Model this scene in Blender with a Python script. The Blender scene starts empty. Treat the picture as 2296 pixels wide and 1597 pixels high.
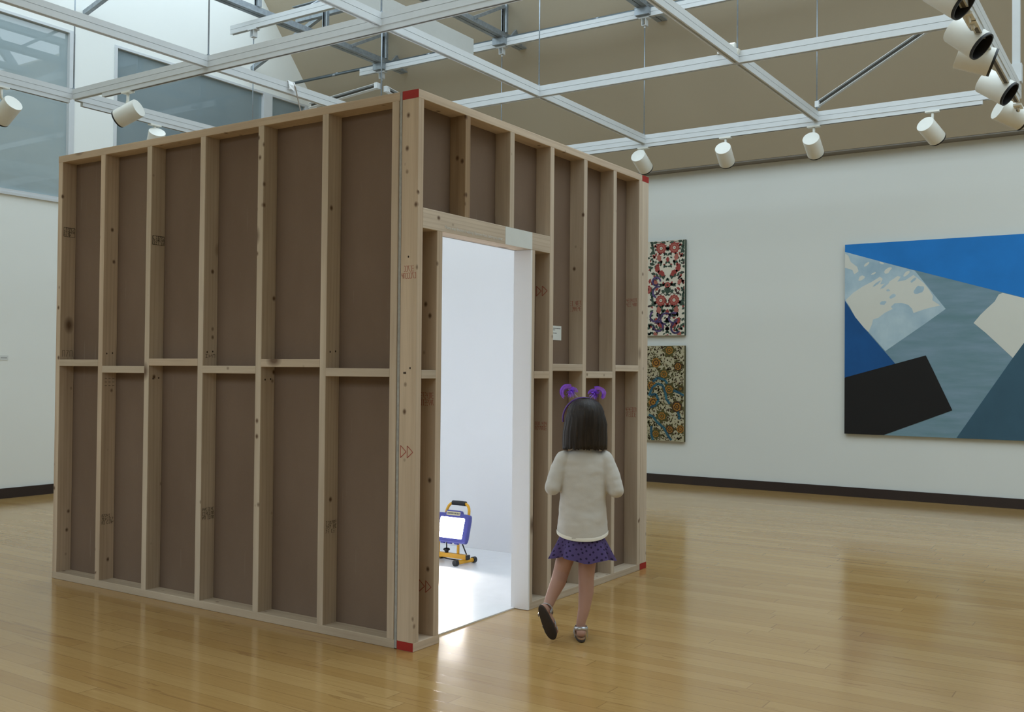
import bpy, bmesh, math, random
from mathutils import Vector, Matrix
random.seed(7)
C = bpy.context.scene.collection
SC = bpy.context.scene
V = Vector
# ------------------------------------------------------------------ camera
W_PX, H_PX, F_PX = 2296, 1597, 2239.74
EYE = V((-3.20327, -2.57531, 1.14685))
yaw, pitch, roll = 0.58126, 0.01624, 0.00912
fwd = V((math.cos(pitch)*math.cos(yaw), math.cos(pitch)*math.sin(yaw), math.sin(pitch)))
r0 = V((math.sin(yaw), -math.cos(yaw), 0)); u0 = r0.cross(fwd)
RIGHT = math.cos(roll)*r0 + math.sin(roll)*u0
UP = -math.sin(roll)*r0 + math.cos(roll)*u0
cam_d = bpy.data.cameras.new('camera'); cam = bpy.data.objects.new('camera', cam_d); C.objects.link(cam)
cam.matrix_world = Matrix(((RIGHT.x, UP.x, -fwd.x, EYE.x), (RIGHT.y, UP.y, -fwd.y, EYE.y), (RIGHT.z, UP.z, -fwd.z, EYE.z), (0, 0, 0, 1)))
cam_d.sensor_width = 36; cam_d.lens = F_PX/W_PX*36; cam_d.clip_start = 0.05; cam_d.clip_end = 200
SC.camera = cam
# ------------------------------------------------------------------ world, light, exposure
SC.view_settings.view_transform = 'Standard'; SC.view_settings.look = 'None'
SC.view_settings.gamma = 1; SC.view_settings.use_curve_mapping = False
SC.view_settings.exposure = 0.0
SKY_STRENGTH = 2.75
WORKLIGHT_STRENGTH = 190.0
wd = bpy.data.worlds.new('overcast_sky'); SC.world = wd; wd.use_nodes = True
wn = wd.node_tree.nodes; wl = wd.node_tree.links
bg = wn['Background']; bg.inputs[0].default_value = (0.77, 0.91, 1.0, 1); bg.inputs[1].default_value = SKY_STRENGTH
# room constants (metres, origin at the booth's near bottom corner)
WX, WY = 6.482, 5.96            # painting wall plane, window wall plane
WALL_H = 3.271
SX = 6.33                       # foot of the sloped ceiling, set forward of the wall by a narrow soffit
SL = 1.20                       # rise per metre of the sloped ceiling
RIDGE_X, XL = 2.6, -1.28
RIDGE_Z = WALL_H + SL*(SX-RIDGE_X)
GLZ = 5.35                      # glazing starts on the near slope
GLZ2 = 4.7                      # and on the far slope
Y0, X0 = -7.2, -8.5
def slope_x(z): return SX-(z-WALL_H)/SL
def slope2_x(z): return XL+(z-WALL_H)/SL
def portal(name, c, sx, sy, normal):
    l = bpy.data.lights.new(name, 'AREA'); l.shape = 'RECTANGLE'; l.size = sx; l.size_y = sy
    l.cycles.is_portal = True
    o = bpy.data.objects.new(name, l); C.objects.link(o); o.location = c
    z = -V(normal).normalized(); y = V((0, 1, 0)); x = y.cross(z).normalized()
    o.matrix_world = Matrix(((x.x, y.x, z.x, c[0]), (x.y, y.y, z.y, c[1]), (x.z, y.z, z.z, c[2]), (0, 0, 0, 1)))
RL_ADDED = (-7.2, -3.4, -2.6, 5.3)    # added rooflight in the flat ceiling, unseen, sized for brightness: x0,x1,y0,y1
def setup_portals():
    ym = (Y0+WY)/2; yl = WY-Y0
    n1 = V((-SL, 0, -1)); xa, xb = RIDGE_X, slope_x(GLZ)
    portal('skylight_portal', ((xa+xb)/2, ym, (RIDGE_Z+GLZ)/2), math.hypot(xb-xa, RIDGE_Z-GLZ), yl, n1)
    n2 = V((SL, 0, -1)); xc = slope2_x(GLZ2)
    portal('skylight_portal', ((xa+xc)/2, ym, (RIDGE_Z+GLZ2)/2), math.hypot(xa-xc, RIDGE_Z-GLZ2), yl, n2)
    portal('skylight_portal', ((RL_ADDED[0]+RL_ADDED[1])/2, (RL_ADDED[2]+RL_ADDED[3])/2, WALL_H+.1), RL_ADDED[1]-RL_ADDED[0], RL_ADDED[3]-RL_ADDED[2], V((0, 0, -1)))
setup_portals()
SC.cycles.use_denoising = True
SC.cycles.max_bounces = 12; SC.cycles.diffuse_bounces = 8; SC.cycles.glossy_bounces = 4
SC.cycles.sample_clamp_indirect = 6.0
# ------------------------------------------------------------------ pixel helpers (pixel of the photo -> point on an axis plane)
def ray(px):
    return RIGHT*((px[0]-W_PX/2)/F_PX) + UP*((H_PX/2-px[1])/F_PX) + fwd
def hit(px, ax, val):
    d = ray(px); t = (val-EYE[ax])/d[ax]; return EYE+d*t
# ------------------------------------------------------------------ mesh helpers
class MB:
    def __init__(s): s.v = []; s.f = []; s.m = []; s.uv = None
    def add(s, vs, fs, mi=0):
        b = len(s.v); s.v += [V(p) for p in vs]; s.f += [tuple(i+b for i in f) for f in fs]; s.m += [mi]*len(fs); return s
    def box(s, a, b, mi=0):
        x0, y0, z0 = (min(a[i], b[i]) for i in range(3)); x1, y1, z1 = (max(a[i], b[i]) for i in range(3))
        return s.add([(x0,y0,z0),(x1,y0,z0),(x1,y1,z0),(x0,y1,z0),(x0,y0,z1),(x1,y0,z1),(x1,y1,z1),(x0,y1,z1)],
                     [(0,3,2,1),(4,5,6,7),(0,1,5,4),(1,2,6,5),(2,3,7,6),(3,0,4,7)], mi)
    def poly(s, pts, mi=0): return s.add(pts, [tuple(range(len(pts)))], mi)
    def prism(s, prof, p0, p1, up=(0,0,1), mi=0):
        # profile (a,b) in the (side, up) plane swept from p0 to p1
        p0, p1, up = V(p0), V(p1), V(up); d = (p1-p0).normalized(); sd = d.cross(up).normalized(); up = sd.cross(d).normalized()
        n = len(prof); vs = [p0+sd*a+up*b for a, b in prof]+[p1+sd*a+up*b for a, b in prof]
        fs = [(i, (i+1) % n, n+(i+1) % n, n+i) for i in range(n)]+[tuple(range(n-1, -1, -1)), tuple(range(n, 2*n))]
        return s.add(vs, fs, mi)
    def tube(s, pts, r, n=10, mi=0, caps=True):
        pts = [V(p) for p in pts]; rs = r if isinstance(r, (list, tuple)) else [r]*len(pts)
        vs = []; prev = None
        for i, p in enumerate(pts):
            t = (pts[min(i+1, len(pts)-1)]-pts[max(i-1, 0)]).normalized()
            if prev is None:
                a = t.orthogonal().normalized()
            else:
                a = (prev-t*prev.dot(t)).normalized()
            prev = a; b = t.cross(a)
            for k in range(n):
                q = 2*math.pi*k/n; vs.append(p+(a*math.cos(q)+b*math.sin(q))*rs[i])
        fs = []
        for i in range(len(pts)-1):
            for k in range(n): fs.append((i*n+k, i*n+(k+1) % n, (i+1)*n+(k+1) % n, (i+1)*n+k))
        if caps: fs += [tuple(range(n-1, -1, -1)), tuple(range((len(pts)-1)*n, len(pts)*n))]
        return s.add(vs, fs, mi)
    def rings(s, rings, mi=0, closed=True, caps=True):
        n = len(rings[0]); vs = [p for r in rings for p in r]; fs = []
        for i in range(len(rings)-1):
            for k in range(n if closed else n-1): fs.append((i*n+k, i*n+(k+1) % n, (i+1)*n+(k+1) % n, (i+1)*n+k))
        if caps: fs += [tuple(range(n-1, -1, -1)), tuple(range((len(rings)-1)*n, len(rings)*n))]
        return s.add(vs, fs, mi)
    def ellipsoid(s, c, r, nu=20, nv=12, mi=0, M=None):
        c = V(c); rg = []
        for j in range(1, nv):
            t = math.pi*j/nv
            rg.append([V((r[0]*math.sin(t)*math.cos(2*math.pi*k/nu), r[1]*math.sin(t)*math.sin(2*math.pi*k/nu), -r[2]*math.cos(t))) for k in range(nu)])
        if M is not None: rg = [[M @ p for p in q] for q in rg]
        return s.rings([[c+p for p in q] for q in rg], mi)
    def limb(s, pts, rs, n=16, mi=0, flat=1.0, nrm=None):
        # rounded tapering tube with hemispherical ends
        pts = [V(p) for p in pts]; P = []; R = []
        d0 = (pts[0]-pts[1]).normalized(); d1 = (pts[-1]-pts[-2]).normalized()
        for a in (80, 55, 28): P.append(pts[0]+d0*rs[0]*math.sin(math.radians(a))); R.append(rs[0]*math.cos(math.radians(a)))
        P += pts; R += list(rs)
        for a in (28, 55, 80): P.append(pts[-1]+d1*rs[-1]*math.sin(math.radians(a))); R.append(rs[-1]*math.cos(math.radians(a)))
        b = len(s.v); s.tube(P, R, n, mi)
        if nrm is not None:
            nn = V(nrm).normalized()
            for i, p in enumerate(P):
                for k in range(n):
                    q = s.v[b+i*n+k]; s.v[b+i*n+k] = q-nn*((q-p).dot(nn))*(1-flat)
        return s
    def build(s, name, mats, parent=None, smooth=False, M=None):
        me = bpy.data.meshes.new(name); me.from_pydata([tuple(p) for p in s.v], [], s.f)
        for m in (mats if isinstance(mats, (list, tuple)) else [mats]): me.materials.append(m)
        for p, mi in zip(me.polygons, s.m): p.material_index = mi
        if smooth:
            for p in me.polygons: p.use_smooth = True
        me.update(); bm = bmesh.new(); bm.from_mesh(me); bmesh.ops.recalc_face_normals(bm, faces=bm.faces); bm.to_mesh(me); bm.free()
        o = bpy.data.objects.new(name, me); C.objects.link(o)
        if M is not None: o.matrix_basis = M
        if parent is not None: attach(o, parent)
        return o
def world_of(o):
    m = o.matrix_basis.copy(); p = o
    while p.parent is not None:
        m = p.parent.matrix_basis @ p.matrix_parent_inverse @ m; p = p.parent
    return m
def attach(o, parent):
    o.parent = parent; o.matrix_parent_inverse = world_of(parent).inverted()
def tag(o, label=None, cat=None, group=None, kind=None):
    if label: o['label'] = label
    if cat: o['category'] = cat
    if group: o['group'] = group
    if kind: o['kind'] = kind
    return o
def thing(name, label, cat, loc=(0, 0, 0), group=None):
    o = bpy.data.objects.new(name, None); C.objects.link(o); o.location = loc; o.empty_display_size = .1
    return tag(o, label, cat, group)
def smooth_by_angle(o, deg=40):
    me = o.data
    for p in me.polygons: p.use_smooth = True
    bm = bmesh.new(); bm.from_mesh(me); lim = math.radians(deg)
    for e in bm.edges:
        if len(e.link_faces) == 2 and e.calc_face_angle(0) > lim: e.smooth = False
    bm.to_mesh(me); bm.free(); return o
def bake(o):
    bpy.context.view_layer.update()
    dg = bpy.context.evaluated_depsgraph_get()
    me = bpy.data.meshes.new_from_object(o.evaluated_get(dg)); mats = [m for m in o.data.materials]
    o.modifiers.clear(); o.data = me; me.materials.clear()
    for m in mats: me.materials.append(m)
    for p in me.polygons: p.use_smooth = True
    return o
# ------------------------------------------------------------------ materials
def srgb(r, g, b):
    f = lambda c: (c/255/12.92) if c/255 <= .04045 else ((c/255+.055)/1.055)**2.4
    return (f(r), f(g), f(b), 1)
class NT:
    def __init__(s, name):
        s.mat = bpy.data.materials.new(name); s.mat.use_nodes = True; s.t = s.mat.node_tree; s.n = s.t.nodes; s.l = s.t.links
        s.b = s.n['Principled BSDF']
    def new(s, ty, **kw):
        n = s.n.new(ty)
        for k, v in kw.items(): setattr(n, k, v)
        return n
    def lk(s, a, b): s.l.new(a, b)
    def val(s, sock, v):
        if hasattr(v, 'is_linked') or isinstance(v, bpy.types.NodeSocket): s.lk(v, sock)
        else: sock.default_value = v
    def math(s, op, a, b=0.0, c=None):
        n = s.new('ShaderNodeMath', operation=op); s.val(n.inputs[0], a); s.val(n.inputs[1], b)
        if c is not None: s.val(n.inputs[2], c)
        return n.outputs[0]
    def coord(s, which='Object'): return s.new('ShaderNodeTexCoord').outputs[which]
    def mapping(s, vec, scale=(1, 1, 1), loc=(0, 0, 0), rot=(0, 0, 0)):
        n = s.new('ShaderNodeMapping'); s.lk(vec, n.inputs[0]); n.inputs['Scale'].default_value = scale; n.inputs['Rotation'].default_value = rot
        s.val(n.inputs['Location'], loc); return n.outputs[0]
    def noise(s, vec, scale=5, detail=4, rough=.55, dist=0):
        n = s.new('ShaderNodeTexNoise'); s.lk(vec, n.inputs['Vector']); n.inputs['Scale'].default_value = scale
        n.inputs['Detail'].default_value = detail; n.inputs['Roughness'].default_value = rough; n.inputs['Distortion'].default_value = dist
        return n.outputs['Fac']
    def ramp(s, fac, stops, interp='LINEAR'):
        n = s.new('ShaderNodeValToRGB'); s.lk(fac, n.inputs[0]); cr = n.color_ramp; cr.interpolation = interp
        while len(cr.elements) < len(stops): cr.elements.new(.5)
        for e, (p, c) in zip(cr.elements, stops): e.position = p; e.color = c if len(c) == 4 else (*c, 1)
        return n.outputs['Color']
    def mix(s, fac, a, b, mode='MIX'):
        n = s.new('ShaderNodeMix', data_type='RGBA', blend_type=mode); s.val(n.inputs[0], fac); s.val(n.inputs[6], a); s.val(n.inputs[7], b); return n.outputs[2]
    def bump(s, h, strength=.2, dist=.01):
        n = s.new('ShaderNodeBump'); n.inputs['Strength'].default_value = strength; n.inputs['Distance'].default_value = dist
        s.lk(h, n.inputs['Height']); s.lk(n.outputs[0], s.b.inputs['Normal'])
    def set(s, col=None, rough=None, metal=None, spec=None):
        if col is not None: s.val(s.b.inputs['Base Color'], col)
        if rough is not None: s.val(s.b.inputs['Roughness'], rough)
        if metal is not None: s.val(s.b.inputs['Metallic'], metal)
        if spec is not None: s.val(s.b.inputs['Specular IOR Level'], spec)
        return s
def plain(name, col, rough=.5, metal=0, spec=.5, var=.06, scale=14, bump=0):
    t = NT(name); n = t.noise(t.coord(), scale, 3)
    a = tuple(c*(1-var) for c in col[:3])+(1,); b = tuple(min(1, c*(1+var)) for c in col[:3])+(1,)
    t.set(t.ramp(n, [(.3, a), (.7, b)]), rough, metal, spec)
    if bump: t.bump(t.noise(t.coord(), scale*12, 3), bump, .002)
    return t.mat
def m_wood(name, c_lo, c_hi, c_grain, knots=True):
    t = NT(name); co = t.coord(); oi = t.new('ShaderNodeObjectInfo')
    off = t.new('ShaderNodeCombineXYZ'); rnd = oi.outputs['Random']
    t.lk(t.math('MULTIPLY', rnd, 13.7), off.inputs[0]); t.lk(t.math('MULTIPLY', rnd, 7.1), off.inputs[1]); t.lk(t.math('MULTIPLY', rnd, 31.3), off.inputs[2])
    add = t.new('ShaderNodeVectorMath', operation='ADD'); t.lk(co, add.inputs[0]); t.lk(off.outputs[0], add.inputs[1]); p = add.outputs[0]
    broad = t.noise(t.mapping(p, (9, 9, .9)), 1, 3)
    warp = t.noise(t.mapping(p, (3, 3, 1.1)), 1, 2)
    wv = t.new('ShaderNodeTexWave', wave_type='BANDS', bands_direction='X'); wv.inputs['Scale'].default_value = 1; wv.inputs['Distortion'].default_value = 9
    wv.inputs['Detail'].default_value = 2; wv.inputs['Detail Scale'].default_value = .7
    cmb = t.mix(.5, t.mapping(p, (13, 16, .5)), t.mapping(p, (16, 12, .8)))
    t.lk(cmb, wv.inputs['Vector'])
    fine = t.noise(t.mapping(p, (170, 170, 5)), 1, 3)
    base = t.ramp(broad, [(.32, c_lo), (.68, c_hi)])
    tint = t.ramp(rnd, [(0, (.86, .84, .80)), (.5, (1, 1, 1)), (1, (1.0, .93, .86))])
    base = t.mix(1, base, tint, 'MULTIPLY')
    g = t.math('MULTIPLY', t.math('POWER', wv.outputs['Fac'], 3.0), .20)
    col = t.mix(g, base, c_grain)
    col = t.mix(t.math('MULTIPLY', t.math('SUBTRACT', fine, .42), .55), col, c_grain)
    if knots:
        for sc, thr, rad, dark, sq in ((5.5, .52, .19, .85, .62), (15, .60, .18, .9, .8)):
            vo = t.new('ShaderNodeTexVoronoi', feature='F1'); vo.inputs['Scale'].default_value = sc
            t.lk(t.mapping(p, (1, 1, sq)), vo.inputs['Vector'])
            sep = t.new('ShaderNodeSeparateColor'); t.lk(vo.outputs['Color'], sep.inputs[0])
            on = t.math('GREATER_THAN', sep.outputs[0], thr)
            k = t.new('ShaderNodeMapRange'); t.lk(vo.outputs['Distance'], k.inputs[0]); k.inputs[1].default_value = rad; k.inputs[2].default_value = rad*.35
            col = t.mix(t.math('MULTIPLY', t.math('MULTIPLY', k.outputs[0], on), dark), col, srgb(84, 58, 38))
    t.set(col, .72, 0, .25); t.bump(fine, .12, .002); return t.mat
M = {}
M['pine'] = m_wood('pine_lumber', srgb(186, 171, 153), srgb(211, 197, 179), srgb(150, 126, 105))
M['pine_dark'] = m_wood('pine_lumber_brown', srgb(150, 124, 96), srgb(174, 150, 122), srgb(104, 78, 56))
def m_kraft():
    t = NT('brown_board_backing'); co = t.coord()
    n = t.noise(t.mapping(co, (1.2, 1.2, .6)), 2, 4); f = t.noise(co, 260, 2)
    fib = t.noise(t.mapping(co, (60, 60, 2.2)), 1, 4)
    col = t.ramp(n, [(.3, srgb(116, 97, 82)), (.7, srgb(128, 109, 94))])
    col = t.mix(t.math('MULTIPLY', f, .25), col, srgb(92, 74, 62))
    col = t.mix(t.math('MULTIPLY', t.math('GREATER_THAN', fib, .70), .10), col, srgb(190, 180, 168))
    sc = t.noise(t.mapping(co, (5, 5, 11)), 1, 6, .7)
    col = t.mix(t.math('MULTIPLY', t.math('GREATER_THAN', sc, .735), .25), col, srgb(205, 198, 190))
    t.set(col, .85, 0, .2); t.bump(f, .1, .001); return t.mat
M['kraft'] = m_kraft()
def m_wall(name, c, rough=.85):
    t = NT(name); co = t.coord(); n = t.noise(co, .8, 4); f = t.noise(co, 120, 2)
    t.set(t.ramp(n, [(.3, tuple(x*.97 for x in c[:3])), (.7, c)]), rough, 0, .3); t.bump(f, .08, .002); return t.mat
M['wall'] = m_wall('white_wall_paint', srgb(219, 222, 218))
M['wall_lit'] = m_wall('lit_white_wall_paint', srgb(238, 242, 239))  # white paint lightened so the window wall looks more strongly lit
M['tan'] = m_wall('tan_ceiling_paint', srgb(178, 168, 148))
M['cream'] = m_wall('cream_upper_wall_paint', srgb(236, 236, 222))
M['white_in'] = m_wall('white_booth_paint', srgb(236, 236, 238), .55)
M['base'] = plain('dark_brown_baseboard', srgb(46, 34, 30), .5)
M['reveal'] = plain('grey_reveal_strip', srgb(120, 114, 104), .6)
def m_floor():
    t = NT('oak_strip_floor'); co = t.coord(); sp = t.new('ShaderNodeSeparateXYZ'); t.lk(co, sp.inputs[0])
    W_ = .083
    rx = t.math('DIVIDE', sp.outputs[0], W_); row = t.math('FLOOR', rx); fx = t.math('FRACT', rx)
    wn_ = t.new('ShaderNodeTexWhiteNoise', noise_dimensions='1D'); t.lk(row, wn_.inputs['W'])
    ln = t.math('ADD', t.math('MULTIPLY', wn_.outputs['Value'], .9), 1.1)
    yy = t.math('ADD', t.math('DIVIDE', sp.outputs[1], ln), t.math('MULTIPLY', wn_.outputs['Value'], 37.0))
    cell = t.math('FLOOR', yy); fy = t.math('FRACT', yy)
    cv = t.new('ShaderNodeCombineXYZ'); t.lk(row, cv.inputs[0]); t.lk(cell, cv.inputs[1])
    w2 = t.new('ShaderNodeTexWhiteNoise', noise_dimensions='2D'); t.lk(cv.outputs[0], w2.inputs['Vector']); rv = w2.outputs['Value']
    base = t.ramp(rv, [(0, srgb(170, 134, 80)), (.3, srgb(175, 140, 86)), (.65, srgb(179, 145, 91)), (.95, srgb(185, 151, 97)), (1, srgb(165, 128, 76))])
    off = t.new('ShaderNodeVectorMath', operation='ADD'); t.lk(co, off.inputs[0]); c2 = t.new('ShaderNodeCombineXYZ'); t.lk(t.math('MULTIPLY', rv, 50), c2.inputs[1]); t.lk(c2.outputs[0], off.inputs[1])
    gr = t.noise(t.mapping(off.outputs[0], (70, 3.2, 1)), 1, 5, .65, .6)
    gr2 = t.noise(t.mapping(off.outputs[0], (16, 1.3, 1)), 1, 4, .6, 1.2)
    col = t.mix(t.math('MULTIPLY', t.math('SUBTRACT', gr, .35), .6), base, srgb(132, 90, 50))
    col = t.mix(t.math('MULTIPLY', t.math('GREATER_THAN', gr2, .64), .30), col, srgb(116, 78, 44))
    ex = t.math('LESS_THAN', t.math('MINIMUM', fx, t.math('SUBTRACT', 1, fx)), .018)
    ey = t.math('LESS_THAN', t.math('MINIMUM', fy, t.math('SUBTRACT', 1, fy)), .0012)
    seam = t.math('MAXIMUM', ex, ey)
    col = t.mix(t.math('MULTIPLY', seam, .36), col, srgb(88, 58, 32))
    rough = t.math('ADD', t.math('MULTIPLY', t.noise(co, 3, 4), .12), .085)
    t.set(col, rough, 0, .5)
    h = t.math('SUBTRACT', t.math('MULTIPLY', t.noise(t.mapping(co, (7, 2.2, 1)), 4, 4), .6), t.math('MULTIPLY', seam, .35))
    t.bump(h, .14, .002); return t.mat
M['floor'] = m_floor()
M['grid'] = plain('white_painted_strut', srgb(203, 207, 208), .45, 0, .5, .02)
M['grid_dark'] = plain('strut_slot_shadow_steel', srgb(96, 92, 84), .6, .3)  # dark tone painted in for the shade inside slots and channels
M['galv'] = plain('galvanised_steel', srgb(150, 158, 164), .45, .55, .5, .16, 30)
M['zinc_rod'] = plain('zinc_threaded_rod', srgb(150, 160, 168), .4, .7, .5, .1, 60)
M['conduit'] = plain('dark_grey_conduit', srgb(96, 106, 110), .45, .5)
M['lamp_white'] = plain('white_enamel_spotlight', srgb(222, 222, 214), .4, 0, .5, .02)
M['black'] = plain('black_plastic', srgb(22, 22, 24), .5)
M['lamp_glass'] = plain('grey_spotlight_lens', srgb(92, 88, 86), .15)
M['red'] = plain('red_painted_plate_end', srgb(156, 40, 34), .6, 0, .3, .05)
M['gypsum'] = plain('grey_board_edge', srgb(158, 156, 152), .9, 0, .2, .12, 60)
M['alu'] = plain('white_window_frame', srgb(206, 211, 214), .4, 0, .5, .02)
def m_pane(nm, c0, c1):
    t = NT(nm); co = t.coord()
    n = t.noise(t.mapping(co, (.6, 1, .8)), 1.2, 3)
    t.set(t.ramp(n, [(.3, c0), (.7, c1)]), .012, 0, 1.0); return t.mat
M['pane'] = m_pane('grey_blue_window_glass', srgb(120, 136, 142), srgb(136, 151, 156))
M['pane_pale'] = m_pane('pale_grey_blue_window_glass', srgb(146, 162, 167), srgb(166, 180, 182))
M['white_paper'] = plain('white_card', srgb(216, 220, 218), .7, 0, .3, .02)
M['ink'] = plain('dark_grey_ink', srgb(70, 72, 74), .8)
M['stamp_red'] = plain('red_grade_stamp_ink', srgb(166, 92, 78), .85)
M['stamp_black'] = plain('black_grade_stamp_ink', srgb(72, 64, 54), .85)
M['pale_text'] = plain('pale_grey_vinyl_letter', srgb(214, 213, 208), .7)
M['tape'] = plain('crumpled_white_tape', srgb(232, 234, 234), .5)
M['cable'] = plain('brown_cable_sheath', srgb(120, 106, 90), .6)
M['hole'] = plain('dark_nail_hole', srgb(52, 40, 30), .9)
# ------------------------------------------------------------------ setting: floor, walls, ceiling
def structure(name, mb, mat, label=None, parent=None):
    o = mb.build(name, mat, parent)
    if parent is None: tag(o, kind='structure')
    return o
b = MB(); b.box((X0-.2, Y0-.2, -.15), (WX+.2, WY+.2, 0)); structure('floor', b, M['floor'])
b = MB(); b.box((WX, Y0-.2, 0), (WX+.2, WY+.2, WALL_H-.012)); structure('wall_back', b, M['wall'])
b = MB(); b.box((X0-.2, Y0-.2, 0), (X0, WY+.2, WALL_H)); structure('wall_front', b, M['wall'])
# right wall with gable, closed behind the camera
def gable_wall(y0, y1, holes):
    b = MB(); Z1, Z2 = 2.69, 4.29
    def slab(poly):
        n = len(poly); b.add([(x, y0, z) for x, z in poly]+[(x, y1, z) for x, z in poly],
              [tuple(range(n)), tuple(range(2*n-1, n-1, -1))]+[(i, n+i, n+(i+1) % n, (i+1) % n) for i in range(n)])
    if not holes:
        slab([(X0, 0), (WX, 0), (WX, WALL_H), (SX, WALL_H), (RIDGE_X, RIDGE_Z), (XL, WALL_H), (X0, WALL_H)]); return b
    slab([(X0, 0), (WX, 0), (WX, Z1), (X0, Z1)])
    xs = [X0]+[q for h in holes for q in h]+[WX]
    for i in range(0, len(xs), 2):
        xa, xb = xs[i], xs[i+1]
        if xa == X0: slab([(X0, Z1), (xb, Z1), (xb, Z2), (slope2_x(Z2), Z2), (XL, WALL_H), (X0, WALL_H)])
        elif xb == WX: slab([(xa, Z1), (WX, Z1), (WX, WALL_H), (SX, WALL_H), (slope_x(Z2), Z2), (xa, Z2)])
        else: slab([(xa, Z1), (xb, Z1), (xb, Z2), (xa, Z2)])
    slab([(slope2_x(Z2), Z2), (slope_x(Z2), Z2), (RIDGE_X, RIDGE_Z)])
    return b
HOLES = [(.15, 2.30), (2.72, 5.33)]
structure('wall_left', gable_wall(WY, WY+.2, HOLES), [M['wall_lit']])
structure('wall_right', gable_wall(Y0-.2, Y0, []), [M['wall']])
# sloped tan ceiling beside the painting wall, flat ceiling behind the camera with an added rooflight
def slope_slab(xa, za, xb, zb, t=.12):
    b = MB(); n = V((zb-za, 0, -(xb-xa))).normalized()
    if n.z < 0: n = -n
    P = [(xa, za), (xb, zb)]
    vs = []
    for off in (0, t):
        for x, z in P:
            for y in (Y0-.2, WY+.2): vs.append((x+n.x*off, y, z+n.z*off))
    b.add(vs, [(0, 1, 3, 2), (4, 6, 7, 5), (0, 2, 6, 4), (1, 5, 7, 3), (0, 4, 5, 1), (2, 3, 7, 6)]); return b
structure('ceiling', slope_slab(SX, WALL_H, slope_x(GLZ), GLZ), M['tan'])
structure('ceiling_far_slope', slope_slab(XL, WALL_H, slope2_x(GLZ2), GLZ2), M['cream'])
b = MB()
b.box((X0-.2, Y0-.2, WALL_H), (RL_ADDED[0], WY+.2, WALL_H+.2)); b.box((RL_ADDED[1], Y0-.2, WALL_H), (XL, WY+.2, WALL_H+.2))
b.box((RL_ADDED[0], Y0-.2, WALL_H), (RL_ADDED[1], RL_ADDED[2], WALL_H+.2)); b.box((RL_ADDED[0], RL_ADDED[3], WALL_H), (RL_ADDED[1], WY+.2, WALL_H+.2))
structure('ceiling_flat', b, M['cream'])
# skylight rafters between the panes of the ridge rooflight
for k in range(9):
    y = Y0+.4+k*1.55
    for (xe, ze) in ((slope_x(GLZ), GLZ), (slope2_x(GLZ2), GLZ2)):
        b = MB(); b.prism([(-.03, 0), (.03, 0), (.03, .12), (-.03, .12)], (xe, y, ze), (RIDGE_X, y, RIDGE_Z)); structure('trim_rafter', b, M['galv'])
b = MB(); b.box((WX-.02, Y0, 0), (WX, WY, .088)); structure('baseboard_back', b, M['base'])
b = MB(); b.box((X0, WY-.02, 0), (WX-.02, WY, .088)); structure('baseboard_left', b, M['base'])
b = MB(); b.box((SX+.004, Y0, WALL_H-.012), (WX+.2, WY, WALL_H+.03)); structure('trim_1', b, M['reveal'])
# windows: frame, panes, sill
def window(n, x0, x1, z0, z1, mulls):
    root = bpy.data.objects.new('window_%d' % n, None); C.objects.link(root); root.location = (x0, WY, z0); tag(root, kind='structure')
    f = .055; b = MB(); ya, yb = WY-.012, WY+.08
    b.box((x0, ya, z0+.03), (x0+f*.55, yb, z1-.024)); b.box((x1-f, ya, z0+.03), (x1, yb, z1-.024))
    b.box((x0, ya+.008, z1-.024), (x1, yb, z1)); b.box((x0, ya, z0), (x1, yb, z0+.03))
    for m in mulls: b.box((m-.065, ya, z0+.03), (m+.065, yb, z1-.024))
    b.build('window_frame', M['alu'], root)
    xs = [x0]+list(mulls)+[x1]
    for a, c in zip(xs, xs[1:]):
        p = MB(); p.box((a+.02, WY+.028, z0+.02), (c-.02, WY+.036, z1-.02)); p.build('window_pane', M['pane_pale' if n == 1 else 'pane'], root)
    s = MB(); s.box((x0, WY-.02, z0-.02), (x1, WY, z0+.004)); s.build('window_sill', M['alu'], root)
window(1, .15, 2.30, 2.69, 4.29, [])
window(2, 2.72, 5.33, 2.69, 4.29, [4.69])
# ------------------------------------------------------------------ the plywood-and-stud booth
T, N = .086, .037
H = 2.3116
def lumber(parent, name, a, b_, axis, mat=None, label=None):
    # one board with eased edges, its grain along local Z
    lo = V([min(a[i], b_[i]) for i in range(3)]); hi = V([max(a[i], b_[i]) for i in range(3)]); c = (lo+hi)/2; s = hi-lo
    if axis == 'z': dims = (s.x, s.y, s.z); R = Matrix.Identity(4)
    elif axis == 'x': dims = (s.z, s.y, s.x); R = Matrix(((0, 0, 1, 0), (0, 1, 0, 0), (-1, 0, 0, 0), (0, 0, 0, 1)))
    else: dims = (s.x, s.z, s.y); R = Matrix(((1, 0, 0, 0), (0, 0, 1, 0), (0, -1, 0, 0), (0, 0, 0, 1)))
    bm = bmesh.new(); bmesh.ops.create_cube(bm, size=1)
    for v in bm.verts: v.co = V((v.co.x*dims[0], v.co.y*dims[1], v.co.z*dims[2]))
    le = [e for e in bm.edges if abs(e.verts[0].co.z-e.verts[1].co.z) > .5*dims[2]]
    bmesh.ops.bevel(bm, geom=le, offset=.0028, segments=2, profile=.6, affect='EDGES')
    me = bpy.data.meshes.new(name); bm.to_mesh(me); bm.free(); me.materials.append(mat or M['pine'])
    o = bpy.data.objects.new(name, me); C.objects.link(o); o.matrix_basis = Matrix.Translation(c) @ R; attach(o, parent)
    if label: o['label'] = label
    return o
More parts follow.
